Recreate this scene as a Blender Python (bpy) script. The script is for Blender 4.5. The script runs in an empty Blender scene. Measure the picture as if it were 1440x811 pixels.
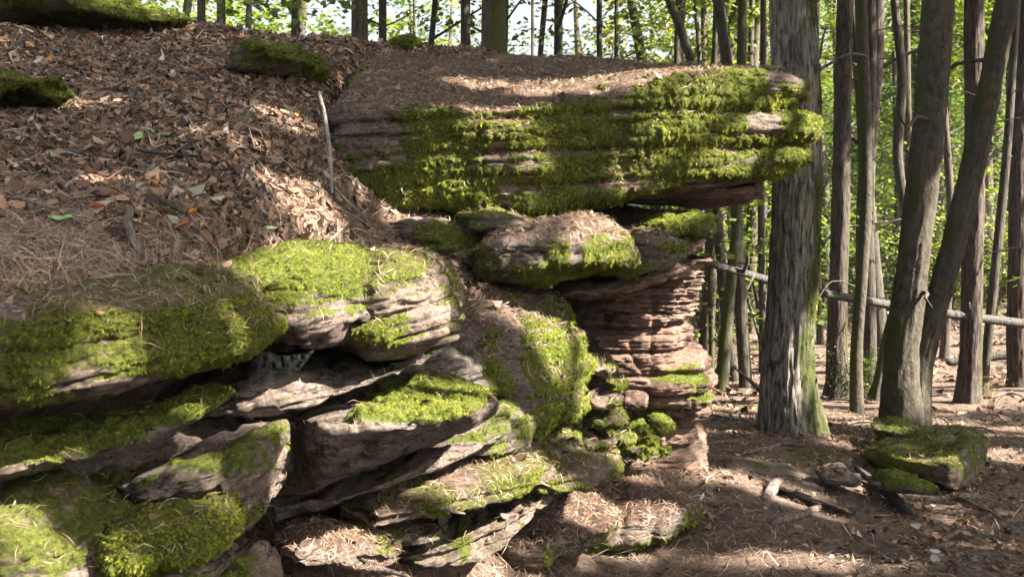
import bpy, math, random
import numpy as np
from mathutils import Vector

# ------------------------------------------------------------------ camera, sky, sun, exposure
scene = bpy.context.scene
C = scene.collection
F, HX, HY, ZC = 1300.0, 720.0, 290.0, 1.9          # focal length in photo pixels, principal point, eye height

def P(px, py, Y):
    return np.array([(px - HX) / F * Y, Y, ZC - (py - HY) / F * Y])

cam_data = bpy.data.cameras.new('camera')
cam = bpy.data.objects.new('camera', cam_data)
C.objects.link(cam)
cam.location = (0, 0, ZC)
cam.rotation_euler = (math.radians(90), 0, 0)
cam_data.sensor_width = 36
cam_data.lens = F / 1440 * 36
cam_data.shift_y = -(405.5 - HY) / 1440
cam_data.clip_end = 2000
cam_data.dof.use_dof = True
cam_data.dof.focus_distance = 4.4
cam_data.dof.aperture_fstop = 8.0
scene.camera = cam

SUN_EL, SUN_AZ = math.radians(41), math.radians(-19)   # azimuth measured from +X towards +Y
sd = np.array([math.cos(SUN_EL) * math.cos(SUN_AZ), math.cos(SUN_EL) * math.sin(SUN_AZ), math.sin(SUN_EL)])
world = bpy.data.worlds.new('World')
scene.world = world
world.use_nodes = True
wn = world.node_tree
wn.nodes.clear()
sky = wn.nodes.new('ShaderNodeTexSky')
sky.sky_type = 'NISHITA'
sky.sun_disc = False
sky.sun_elevation = SUN_EL
sky.sun_rotation = math.pi / 2 - SUN_AZ
sky.air_density = 1.0
sky.dust_density = 6.0
bg = wn.nodes.new('ShaderNodeBackground')
bg.inputs['Strength'].default_value = 0.05
wo = wn.nodes.new('ShaderNodeOutputWorld')
hs = wn.nodes.new('ShaderNodeHueSaturation')
hs.inputs['Saturation'].default_value = 0.4
wn.links.new(sky.outputs[0], hs.inputs['Color'])
wn.links.new(hs.outputs[0], bg.inputs[0])
wn.links.new(bg.outputs[0], wo.inputs[0])
sun_data = bpy.data.lights.new('sun', 'SUN')
sun_data.energy = 5.0
sun_data.angle = math.radians(0.6)
sun_data.color = (1.0, 0.93, 0.82)
sun = bpy.data.objects.new('sun', sun_data)
C.objects.link(sun)
sun.location = (20, -8, 25)
sun.rotation_euler = Vector(sd).to_track_quat('Z', 'Y').to_euler()
scene.view_settings.view_transform = 'Standard'
scene.view_settings.look = 'None'
scene.view_settings.gamma = 1
scene.view_settings.exposure = 3.0
scene.render.engine = 'CYCLES'
scene.cycles.use_denoising = True
scene.cycles.max_bounces = 6
scene.cycles.diffuse_bounces = 4
scene.cycles.transmission_bounces = 4
scene.cycles.transparent_max_bounces = 6

rng = np.random.default_rng(7)
random.seed(7)

# ------------------------------------------------------------------ noise
def _hash(ix, iy, iz, seed):
    with np.errstate(over='ignore'):
        h = (ix.astype(np.uint32) * np.uint32(374761393)) ^ (iy.astype(np.uint32) * np.uint32(668265263)) ^ (iz.astype(np.uint32) * np.uint32(2246822519)) ^ np.uint32((seed * 3266489917 + 12345) & 0xffffffff)
        h = (h ^ (h >> np.uint32(15))) * np.uint32(2654435761)
        h = (h ^ (h >> np.uint32(13))) * np.uint32(3266489917)
        h = h ^ (h >> np.uint32(16))
    return h.astype(np.float64) / 4294967295.0

def vn(p, seed=0):
    p = np.asarray(p, dtype=np.float64)
    i = np.floor(p).astype(np.int64)
    f = p - i
    f = f * f * f * (f * (f * 6 - 15) + 10)
    x, y, z = i[..., 0], i[..., 1], i[..., 2]
    fx, fy, fz = f[..., 0], f[..., 1], f[..., 2]
    def h(a, b, c): return _hash(x + a, y + b, z + c, seed)
    c00 = h(0, 0, 0) * (1 - fx) + h(1, 0, 0) * fx
    c10 = h(0, 1, 0) * (1 - fx) + h(1, 1, 0) * fx
    c01 = h(0, 0, 1) * (1 - fx) + h(1, 0, 1) * fx
    c11 = h(0, 1, 1) * (1 - fx) + h(1, 1, 1) * fx
    return 2 * ((c00 * (1 - fy) + c10 * fy) * (1 - fz) + (c01 * (1 - fy) + c11 * fy) * fz) - 1

def fbm(p, octv=4, seed=0, gain=0.5):
    p = np.asarray(p, dtype=np.float64)
    a, s, t = 1.0, 0.0, 0.0
    for k in range(octv):
        s = s + a * vn(p, seed + k * 17)
        t += a
        a *= gain
        p = p * 2.03 + 11.3
    return s / t

def norm(v):
    return v / np.maximum(np.linalg.norm(v, axis=-1, keepdims=True), 1e-9)

def sstep(a, b, x):
    t = np.clip((x - a) / (b - a), 0, 1)
    return t * t * (3 - 2 * t)

# ------------------------------------------------------------------ materials
def mat(name):
    m = bpy.data.materials.new(name)
    m.use_nodes = True
    nt = m.node_tree
    for n in list(nt.nodes): nt.nodes.remove(n)
    out = nt.nodes.new('ShaderNodeOutputMaterial')
    b = nt.nodes.new('ShaderNodeBsdfPrincipled')
    nt.links.new(b.outputs[0], out.inputs[0])
    b.inputs['Roughness'].default_value = 0.85
    b.inputs['Specular IOR Level'].default_value = 0.25
    return m, nt, b, out

def N(nt, kind, **kw):
    n = nt.nodes.new(kind)
    for k, v in kw.items():
        if hasattr(n, k): setattr(n, k, v)
        else: n.inputs[k].default_value = v
    return n

def coords(nt, scale=(1, 1, 1), obj=False):
    if obj:
        src = nt.nodes.new('ShaderNodeTexCoord').outputs['Object']
    else:
        src = nt.nodes.new('ShaderNodeNewGeometry').outputs['Position']
    mp = nt.nodes.new('ShaderNodeMapping')
    mp.inputs['Scale'].default_value = scale
    nt.links.new(src, mp.inputs[0])
    return mp.outputs[0]

def noise(nt, vec, scale, detail=5, rough=0.6, dist=0.0):
    n = N(nt, 'ShaderNodeTexNoise', Scale=scale, Detail=detail, Roughness=rough, Distortion=dist)
    nt.links.new(vec, n.inputs['Vector'])
    return n.outputs['Fac']

def ramp(nt, fac, stops):
    r = nt.nodes.new('ShaderNodeValToRGB')
    e = r.color_ramp.elements
    while len(e) < len(stops): e.new(0.5)
    for k, (p, c) in enumerate(stops):
        e[k].position = p
        e[k].color = (c[0], c[1], c[2], 1) if not isinstance(c, (int, float)) else (c, c, c, 1)
    nt.links.new(fac, r.inputs[0])
    return r.outputs[0]

def mixc(nt, fac, a, b, mode='MIX'):
    m = nt.nodes.new('ShaderNodeMix')
    m.data_type = 'RGBA'
    m.blend_type = mode
    for sock, v in ((m.inputs[0], fac), (m.inputs[6], a), (m.inputs[7], b)):
        if hasattr(v, 'node'): nt.links.new(v, sock)
        elif isinstance(v, (int, float)): sock.default_value = v
        else: sock.default_value = (*v, 1)
    return m.outputs[2]

def bump(nt, b, height, dist, strength=1.0, prev=None):
    n = nt.nodes.new('ShaderNodeBump')
    n.inputs['Distance'].default_value = dist
    n.inputs['Strength'].default_value = strength
    nt.links.new(height, n.inputs['Height'])
    if prev is not None: nt.links.new(prev, n.inputs['Normal'])
    if b is not None: nt.links.new(n.outputs[0], b.inputs['Normal'])
    return n.outputs[0]

def rock_mat(name, c1, c2, c3, grey, greyamt=0.5, bed=16.0, tint=(0.17, 0.20, 0.02)):
    m, nt, b, out = mat(name)
    big = noise(nt, coords(nt), 1.7, 6, 0.65, 0.3)
    mid = noise(nt, coords(nt), 9, 8, 0.7, 0.4)
    fine = noise(nt, coords(nt), 70, 6, 0.75)
    beds = noise(nt, coords(nt, (1.6, 1.6, bed)), 2.2, 8, 0.75, 0.5)
    pit = noise(nt, coords(nt, (1, 1, 1.6)), 28, 8, 0.8, 0.3)
    col = ramp(nt, mixc(nt, 0.5, beds, pit), [(0.34, c1), (0.47, c2), (0.58, c3), (0.68, c2)])
    col = mixc(nt, ramp(nt, big, [(0.42, 0.0), (0.62, greyamt)]), col, grey)
    col = mixc(nt, ramp(nt, mid, [(0.48, 0.0), (0.66, 0.8)]), col, (0.05, 0.038, 0.032))
    col = mixc(nt, ramp(nt, noise(nt, coords(nt, (1.5, 1.5, .8)), 3.3, 7, .7, .8), [(0.5, 0.0), (0.68, 0.6)]), col, (0.085, 0.075, 0.04))
    col = mixc(nt, ramp(nt, pit, [(0.28, 0.5), (0.4, 0.0)]), col, (0.36, 0.31, 0.27))
    crk = noise(nt, coords(nt, (1, 1, 4.5)), 2.6, 5, 0.62, 0.2)
    col = mixc(nt, ramp(nt, crk, [(0.485, 0.0), (0.497, 0.9), (0.503, 0.9), (0.515, 0.0)]), col, (0.025, 0.018, 0.014))
    col = mixc(nt, 0.75, col, ramp(nt, fine, [(0.3, 0.25), (0.5, 0.9), (0.7, 1.7)]), 'MULTIPLY')
    at = nt.nodes.new('ShaderNodeAttribute'); at.attribute_name = 'moss'
    thin = nt.nodes.new('ShaderNodeMath'); thin.operation = 'ADD'
    nt.links.new(at.outputs['Fac'], thin.inputs[0]); nt.links.new(mid, thin.inputs[1])
    mossc = mixc(nt, ramp(nt, fine, [(0.35, 0.0), (0.65, 1.0)]), (0.035, 0.042, 0.008), tint)
    mm = ramp(nt, thin.outputs[0], [(0.62, 0.0), (0.95, 0.95)])
    col = mixc(nt, mm, col, mossc)
    lt = nt.nodes.new('ShaderNodeAttribute'); lt.attribute_name = 'litter'
    duff = ramp(nt, noise(nt, coords(nt), 55, 8, 0.8), [(0.3, (0.03, 0.018, 0.012)), (0.5, (0.11, 0.065, 0.045)), (0.68, (0.26, 0.17, 0.12))])
    col = mixc(nt, lt.outputs['Fac'], col, duff)
    nt.links.new(col, b.inputs['Base Color'])
    n1 = bump(nt, None, beds, 0.02, 0.8)
    n2 = bump(nt, None, pit, 0.035, 1.0, n1)
    bump(nt, b, fine, 0.012, 1.0, n2)
    b.inputs['Roughness'].default_value = 0.9
    return m

M_ROCK = rock_mat('sandstone_grey', (0.10, 0.065, 0.05), (0.22, 0.155, 0.125), (0.31, 0.235, 0.19), (0.20, 0.18, 0.16), 0.7)
M_RED = rock_mat('sandstone_red', (0.10, 0.046, 0.033), (0.25, 0.138, 0.10), (0.37, 0.24, 0.18), (0.24, 0.175, 0.14), 0.6, 18)
M_PINK = rock_mat('sandstone_pink', (0.11, 0.065, 0.048), (0.25, 0.175, 0.135), (0.36, 0.27, 0.215), (0.2, 0.175, 0.15), 0.5)

def blade_mat(name, trans=0.35, rough=0.8, spec=0.15):
    m, nt, b, out = mat(name)
    at = nt.nodes.new('ShaderNodeAttribute'); at.attribute_name = 'col'
    nt.links.new(at.outputs['Color'], b.inputs['Base Color'])
    b.inputs['Roughness'].default_value = rough
    b.inputs['Specular IOR Level'].default_value = spec
    if trans > 0:
        t = nt.nodes.new('ShaderNodeBsdfTranslucent')
        hue = nt.nodes.new('ShaderNodeMix'); hue.data_type = 'RGBA'; hue.blend_type = 'MULTIPLY'
        hue.inputs[0].default_value = 1.0
        nt.links.new(at.outputs['Color'], hue.inputs[6]); hue.inputs[7].default_value = (1.5, 1.45, 0.7, 1)
        nt.links.new(hue.outputs[2], t.inputs[0])
        mx = nt.nodes.new('ShaderNodeMixShader'); mx.inputs[0].default_value = trans
        nt.links.new(b.outputs[0], mx.inputs[1]); nt.links.new(t.outputs[0], mx.inputs[2])
        nt.links.new(mx.outputs[0], out.inputs[0])
    return m

M_MOSS = blade_mat('moss_blades', 0.35)
for _n in M_MOSS.node_tree.nodes:
    if _n.type == 'ATTRIBUTE': _n.attribute_type = 'INSTANCER'
M_LEAF = blade_mat('green_leaves', 0.5, 0.45, 0.4)
M_DRY = blade_mat('dry_litter', 0.12, 0.6, 0.35)

def soil_mat():
    m, nt, b, out = mat('forest_soil')
    big = noise(nt, coords(nt), 0.9, 6, 0.6, 0.3)
    mid = noise(nt, coords(nt), 14, 8, 0.75, 0.5)
    fine = noise(nt, coords(nt, (1, 1, 1)), 90, 6, 0.8)
    col = ramp(nt, mid, [(0.28, (0.024, 0.016, 0.012)), (0.48, (0.105, 0.072, 0.055)), (0.62, (0.20, 0.145, 0.112)), (0.75, (0.33, 0.25, 0.20))])
    col = mixc(nt, ramp(nt, big, [(0.4, 0.0), (0.6, 0.6)]), col, (0.11, 0.07, 0.05))
    col = mixc(nt, 0.6, col, ramp(nt, fine, [(0.25, 0.2), (0.5, 0.9), (0.8, 1.7)]), 'MULTIPLY')
    at = nt.nodes.new('ShaderNodeAttribute'); at.attribute_name = 'moss'
    col = mixc(nt, at.outputs['Fac'], col, (0.09, 0.10, 0.02))
    nt.links.new(col, b.inputs['Base Color'])
    n1 = bump(nt, None, mid, 0.03, 0.7)
    bump(nt, b, fine, 0.01, 0.9, n1)
    return m
M_SOIL = soil_mat()

def bark_mat(name, dark, light, vs=1.0, mossc=(0.07, 0.085, 0.012), furrow=True):
    m, nt, b, out = mat(name)
    v = coords(nt, (1, 1, 0.16 if furrow else 0.6), True)
    a = noise(nt, v, 38 * vs, 6, 0.65, 0.6)
    f = noise(nt, coords(nt, (1, 1, 1), True), 60, 6, 0.75)
    big = noise(nt, coords(nt, (1, 1, 0.5), True), 3, 4, 0.6)
    col = ramp(nt, a, [(0.40, dark), (0.56, light)] if furrow else [(0.3, dark), (0.68, light)])
    col = mixc(nt, 0.5, col, ramp(nt, f, [(0.25, 0.35), (0.5, 1.0), (0.8, 1.5)]), 'MULTIPLY')
    col = mixc(nt, ramp(nt, big, [(0.45, 0.0), (0.7, 0.5)]), col, tuple(0.5 * (x + y) for x, y in zip(dark, (0.16, 0.15, 0.12))))
    at = nt.nodes.new('ShaderNodeAttribute'); at.attribute_name = 'moss'
    th = nt.nodes.new('ShaderNodeMath'); th.operation = 'ADD'
    nt.links.new(at.outputs['Fac'], th.inputs[0]); nt.links.new(a, th.inputs[1])
    mo = mixc(nt, f, (0.02, 0.025, 0.006), mossc)
    col = mixc(nt, ramp(nt, th.outputs[0], [(0.75, 0.0), (1.1, 0.95)]), col, mo)
    nt.links.new(col, b.inputs['Base Color'])
    n1 = bump(nt, None, a, 0.03, 0.9)
    bump(nt, b, f, 0.006, 0.8, n1)
    return m
M_OAK = bark_mat('oak_bark', (0.035, 0.03, 0.024), (0.27, 0.24, 0.195))
M_PINE = bark_mat('pine_bark', (0.018, 0.013, 0.011), (0.095, 0.068, 0.055))
M_BEECH = bark_mat('smooth_bark', (0.026, 0.021, 0.015), (0.10, 0.085, 0.058), 0.6, furrow=False)
M_DARK = bark_mat('dark_bark', (0.018, 0.015, 0.012), (0.075, 0.062, 0.048))
M_PALE = bark_mat('pale_dead_wood', (0.025, 0.022, 0.02), (0.085, 0.075, 0.068), 1.0)
M_TWIG = bark_mat('twig_bark', (0.07, 0.05, 0.045), (0.22, 0.17, 0.15))
M_BIRCH = bark_mat('birch_bark', (0.10, 0.085, 0.075), (0.33, 0.30, 0.27), 0.4, furrow=False)

# ------------------------------------------------------------------ object helpers
def tag(o, label=None, cat=None, group=None, kind=None):
    if label: o['label'] = label
    if cat: o['category'] = cat
    if group: o['group'] = group
    if kind: o['kind'] = kind
    return o

def _attrs(me, m, attrs):
    for k, a in (attrs or {}).items():
        a = np.asarray(a, dtype=np.float32)
        if a.ndim == 1:
            at = me.attributes.new(k, 'FLOAT', 'POINT'); at.data.foreach_set('value', a)
        else:
            at = me.attributes.new(k, 'FLOAT_COLOR', 'POINT')
            at.data.foreach_set('color', np.concatenate([a, np.ones((len(a), 1), np.float32)], 1).ravel())
    if m: me.materials.append(m)
    return me

def mesh_data(name, V, faces, m=None, attrs=None, smooth=True):
    me = bpy.data.meshes.new(name)
    V = np.ascontiguousarray(V, dtype=np.float32)
    if isinstance(faces, np.ndarray): faces = [faces]
    faces = [np.asarray(f, dtype=np.int32) for f in faces if len(f)]
    me.vertices.add(len(V)); me.vertices.foreach_set('co', V.ravel())
    nl = sum(f.size for f in faces); npoly = sum(len(f) for f in faces)
    if npoly == 0:
        me.update()
        return _attrs(me, m, attrs)
    me.loops.add(nl); me.loops.foreach_set('vertex_index', np.concatenate([f.ravel() for f in faces]))
    me.polygons.add(npoly)
    starts, k = [], 0
    for f in faces:
        starts.append(k + np.arange(len(f)) * f.shape[1]); k += f.size
    me.polygons.foreach_set('loop_start', np.concatenate(starts).astype(np.int32))
    me.update(calc_edges=True)
    me.polygons.foreach_set('use_smooth', np.full(npoly, smooth))
    return _attrs(me, m, attrs)

def obj(name, me, parent=None, loc=(0, 0, 0)):
    o = bpy.data.objects.new(name, me)
    C.objects.link(o)
    o.location = loc
    if parent is not None: o.parent = parent
    return o

def empty(name, loc):
    o = bpy.data.objects.new(name, None)
    o.empty_display_size = 0.2
    C.objects.link(o)
    o.location = tuple(float(x) for x in loc)
    return o

def cr(p, n, closed=False, axis=0, ts=None):
    """Catmull-Rom resampling of p along axis 0 to n samples."""
    p = np.asarray(p, dtype=np.float64)
    K = len(p)
    if closed:
        t = np.arange(n) / n * K
        i = np.floor(t).astype(int); f = t - i
        g = lambda k: p[(i + k) % K]
    else:
        t = (np.linspace(0, 1, n) if ts is None else ts) * (K - 1)
        i = np.minimum(np.floor(t).astype(int), K - 2); f = t - i
        def g(k):
            j = i + k
            q = p[np.clip(j, 0, K - 1)].copy()
            lo, hi = j < 0, j > K - 1
            if lo.any(): q[lo] = 2 * p[0] - p[1]
            if hi.any(): q[hi] = 2 * p[-1] - p[-2]
            return q
    f = f.reshape((-1,) + (1,) * (p.ndim - 1))
    a, b, c, d = g(-1), g(0), g(1), g(2)
    return 0.5 * (2 * b + (c - a) * f + (2 * a - 5 * b + 4 * c - d) * f ** 2 + (3 * b - a - 3 * c + d) * f ** 3)

def grid_faces(nu, nv, closed_v):
    i = np.arange(nu - 1)[:, None]
    j = np.arange(nv if closed_v else nv - 1)[None, :]
    j2 = (j + 1) % nv
    a = i * nv + j; b = i * nv + j2; c = (i + 1) * nv + j2; d = (i + 1) * nv + j
    return np.stack([a, b, c, d], -1).reshape(-1, 4)

def grid_normals(G, closed_v, outward=True):
    du = np.gradient(G, axis=0)
    if closed_v: dv = np.roll(G, -1, 1) - np.roll(G, 1, 1)
    else: dv = np.gradient(G, axis=1)
    n = norm(np.cross(du, dv))
    if outward:
        c = G.mean(1, keepdims=True)
        if (n * (G - c)).sum() < 0: n = -n
    return n

def project(V):
    return HX + F * V[..., 0] / V[..., 1], HY + F * (ZC - V[..., 2]) / V[..., 1]

def beds(V, lay, tilt, seed, wob=0.22, seg=0.45):
    """signed bedding profile of layered sandstone: uneven layers, each broken into blocks with their own set-back, dark joints between"""
    s = (V[..., 2] - tilt * V[..., 0]) / lay + wob * fbm(V * 1.3, 3, seed + 5) + 0.35 * vn(np.stack([V[..., 2] / lay * 0.7, V[..., 0] * .3, V[..., 1] * .3], -1), seed + 9)
    k = np.floor(s).astype(np.int64) + 1000; f = s - np.floor(s)
    u0 = (V[..., 0] * 0.9 + V[..., 1] * 0.6) + 0.06 * fbm(V * 3, 2, seed + 8)
    Z = np.zeros_like(k)
    def val(kk):
        L = seg * (0.5 + 1.2 * _hash(kk, Z, Z + 3, seed))
        u = u0 / L + 7 * _hash(kk, Z, Z + 5, seed)
        j = np.floor(u).astype(np.int64); g = u - j
        a = _hash(kk, j, Z, seed); b = _hash(kk, j + 1, Z, seed)
        e = np.minimum(g, 1 - g) * L
        return 0.4 * _hash(kk, Z, Z, seed) + 0.6 * (a + (b - a) * sstep(.88, 1, g)), e
    v0, e0 = val(k); v1, _ = val(k + 1)
    v = v0 + (v1 - v0) * sstep(.82, 1, f)
    e = np.minimum(f, 1 - f)
    groove = np.exp(-(e / 0.10) ** 2) * np.clip(0.6 + 0.9 * fbm(V * 2.2, 3, seed + 3), 0, 1)
    groove = np.maximum(groove, 0.7 * np.exp(-(e0 / 0.012) ** 2) * np.clip(0.2 + 1.2 * fbm(V * 3.1, 2, seed + 31), 0, 1))
    roundd = 1 - (2 * f - 1) ** 4
    return (v - 0.5) + 0.3 * roundd, groove

SURF = []      # rock surfaces, for scattering litter over them

def scatter(V, faces, w, n, r=rng):
    """n random points on a triangulated/quad surface; w = weight per vertex. Returns points and barycentric data."""
    q = faces
    t = np.concatenate([q[:, [0, 1, 2]], q[:, [0, 2, 3]]]) if q.shape[1] == 4 else q
    a, b, c = V[t[:, 0]], V[t[:, 1]], V[t[:, 2]]
    area = 0.5 * np.linalg.norm(np.cross(b - a, c - a), axis=1)
    wt = area * w[t].mean(1)
    tot = wt.sum()
    if tot <= 0: return None
    k = np.searchsorted(np.cumsum(wt) / tot, r.random(n))
    k = np.minimum(k, len(t) - 1)
    u = r.random((n, 2)); fl = u.sum(1) > 1; u[fl] = 1 - u[fl]
    bc = np.stack([1 - u.sum(1), u[:, 0], u[:, 1]], 1)
    return t[k], bc, tot

def lerp_at(A, tri, bc):
    return (A[tri] * (bc[..., None] if A.ndim > 1 else bc)).sum(1)

def kites(p, d, side, L, w, nrm=None, bend=0.0, wide=0.45):
    """one kite (quad) per point: base, left, tip, right"""
    L = L[:, None]; w = w[:, None]
    tip = p + d * L
    if nrm is not None and bend: tip = tip - nrm * (bend * L)
    mid = p + d * L * wide
    V = np.stack([p, mid - side * w * 0.5, tip, mid + side * w * 0.5], 1).reshape(-1, 3)
    Fc = np.arange(len(V)).reshape(-1, 4)
    return V, Fc

MOSS_BUDGET = 1.0
def moss_nodes():
    """geometry nodes: a little tuft of moss leaves on every point, turned and sized by the point's own attributes"""
    g = bpy.data.node_groups.new('moss_tufts', 'GeometryNodeTree')
    g.interface.new_socket('Geometry', in_out='INPUT', socket_type='NodeSocketGeometry')
    g.interface.new_socket('Geometry', in_out='OUTPUT', socket_type='NodeSocketGeometry')
    gi = g.nodes.new('NodeGroupInput'); go = g.nodes.new('NodeGroupOutput')
    join = g.nodes.new('GeometryNodeJoinGeometry')
    q = random.Random(3)
    for k in range(7):
        c = g.nodes.new('GeometryNodeMeshCone'); c.fill_type = 'NONE'
        c.inputs['Vertices'].default_value = 3; c.inputs['Side Segments'].default_value = 1
        c.inputs['Radius Top'].default_value = 0.0; c.inputs['Radius Bottom'].default_value = q.uniform(.22, .36); c.inputs['Depth'].default_value = 1.0
        t = g.nodes.new('GeometryNodeTransform')
        az = k * 2.4; rr = 0 if k == 0 else q.uniform(.5, 1.5)
        t.inputs['Translation'].default_value = (rr * math.cos(az), rr * math.sin(az), 0)
        tl = 0.0 if k == 0 else q.uniform(.15, .5)
        t.inputs['Rotation'].default_value = (-tl * math.sin(az), tl * math.cos(az), q.uniform(0, 6))
        s_ = q.uniform(.7, 1.15); t.inputs['Scale'].default_value = (1, 1, s_)
        g.links.new(c.outputs[0], t.inputs[0]); g.links.new(t.outputs[0], join.inputs[0])
    sm = g.nodes.new('GeometryNodeSetMaterial'); sm.inputs['Material'].default_value = M_MOSS
    g.links.new(join.outputs[0], sm.inputs[0])
    m2p = g.nodes.new('GeometryNodeMeshToPoints'); g.links.new(gi.outputs[0], m2p.inputs[0])
    iop = g.nodes.new('GeometryNodeInstanceOnPoints')
    ra = g.nodes.new('GeometryNodeInputNamedAttribute'); ra.data_type = 'FLOAT_VECTOR'; ra.inputs[0].default_value = 'rot'
    sa = g.nodes.new('GeometryNodeInputNamedAttribute'); sa.data_type = 'FLOAT_VECTOR'; sa.inputs[0].default_value = 'size'
    e2r = g.nodes.new('FunctionNodeEulerToRotation'); g.links.new(ra.outputs[0], e2r.inputs[0])
    g.links.new(m2p.outputs[0], iop.inputs['Points']); g.links.new(sm.outputs[0], iop.inputs['Instance'])
    g.links.new(e2r.outputs[0], iop.inputs['Rotation']); g.links.new(sa.outputs[0], iop.inputs['Scale'])
    g.links.new(iop.outputs[0], go.inputs[0])
    return g
MOSS_GN = moss_nodes()
def moss_blades(V, Nn, faces, moss, r, parent, hang=1.0, dens=1.0, tone=0.0, base=np.zeros(3), blade=1.0):
    mid = V.mean(0)
    dist = np.linalg.norm(V - np.array([0, 0, ZC]), axis=1)
    view = norm(np.array([0, 0, ZC]) - V)
    facing = (Nn * view).sum(1)
    w = np.clip(moss - 0.25, 0, 1) * (facing > -0.35) / dist ** 2
    t = scatter(V, faces, w, 10)
    if t is None: return
    sr = t[2] * F * F                          # mossy picture area in photo pixels
    n = int(min(sr / 11.0 * dens * MOSS_BUDGET, 40000))
    if n < 20: return
    tri, bc, _ = scatter(V, faces, w, n, r)
    p = lerp_at(V, tri, bc); nn = norm(lerp_at(Nn, tri, bc)); m = lerp_at(moss, tri, bc)
    ds = np.linalg.norm(p - np.array([0, 0, ZC]), axis=1)
    steep = 1 - np.clip(nn[:, 2], 0, 1)
    down = np.array([0, 0, -1.0]) - nn * (-nn[:, 2:3])
    d = norm(nn * (0.62 - 0.37 * steep[:, None]) + down * (hang * 0.9 * steep[:, None]) + r.normal(0, 0.42, (n, 3)))
    px = ds / F                                 # size of one photo pixel here
    L = np.clip(px * 1.5, 0.0022, 0.009) * (0.5 + 1.0 * r.random(n)) * (1 + 1.7 * steep * max(hang - .3, 0)) * (0.7 + 0.5 * m)
    L *= blade
    wd = blade ** .5 * np.clip(px * .85, 0.0011, 0.006) * (0.6 + 0.7 * r.random(n))
    # colour: patches of fresh yellow-green, deep green and old brown moss, each strand a little different
    an = 1 - 0.75 * steep[:, None] * np.array([0, 0, 1.0]) * min(hang, 1)
    pt = 0.8 * fbm(p * 4.0, 3, 71) + 0.75 * fbm(p * 26.0 * an, 2, 5)
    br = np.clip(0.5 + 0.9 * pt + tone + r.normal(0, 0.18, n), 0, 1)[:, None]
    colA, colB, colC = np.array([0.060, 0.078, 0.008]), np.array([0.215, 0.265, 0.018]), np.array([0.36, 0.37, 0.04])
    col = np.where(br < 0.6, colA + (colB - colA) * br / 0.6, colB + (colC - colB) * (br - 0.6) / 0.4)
    old = (fbm(p * 3.1 + 4, 3, 33) + r.normal(0, 0.2, n) > 0.33)[:, None]
    col = np.where(old, col * 0.45 + np.array([0.075, 0.052, 0.02]), col)
    col = col * (0.75 + 0.5 * r.random((n, 1)))
    th = np.arccos(np.clip(d[:, 2], -1, 1)); ph = np.arctan2(d[:, 1], d[:, 0])
    rot = np.stack([np.zeros(n), th, ph], 1)
    size = np.stack([wd, wd, L * 1.15], 1)
    me = mesh_data('moss', p - nn * 0.002 - base, [], M_MOSS, {'col': col})
    for nm, ar in (('rot', rot), ('size', size)):
        at = me.attributes.new(nm, 'FLOAT_VECTOR', 'POINT'); at.data.foreach_set('vector', ar.astype(np.float32).ravel())
    o = obj('moss', me, parent)
    md = o.modifiers.new('tufts', 'NODES'); md.node_group = MOSS_GN
    tag(o, kind='stuff')
    return o

def blob_field(V, blobs):
    px, py = project(V)
    s = np.zeros(px.shape)
    for (bx, by, rx, ry, val) in blobs:
        s += val * np.exp(-(((px - bx) / rx) ** 2 + ((py - by) / ry) ** 2))
    return s

def facets(G, seed, k=16, depth=0.1):
    """chisel a rounded body with random planes so that it breaks into angular faces"""
    r = np.random.default_rng(seed + 999)
    V = G.reshape(-1, 3); lo, hi = V.min(0), V.max(0); c = (lo + hi) / 2; h = (hi - lo) / 2
    Q = (V - c) / h
    for j in range(k):
        d = norm(r.normal(0, 1, 3) * np.array([.7, 1, 1.0]))
        p = Q @ d; m = p.max() * (1 - depth * (0.5 + r.random()))
        ex = np.clip(p - m, 0, None)
        Q = Q - d * (ex * 0.92)[:, None]
    return (Q * h + c).reshape(G.shape)

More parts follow.
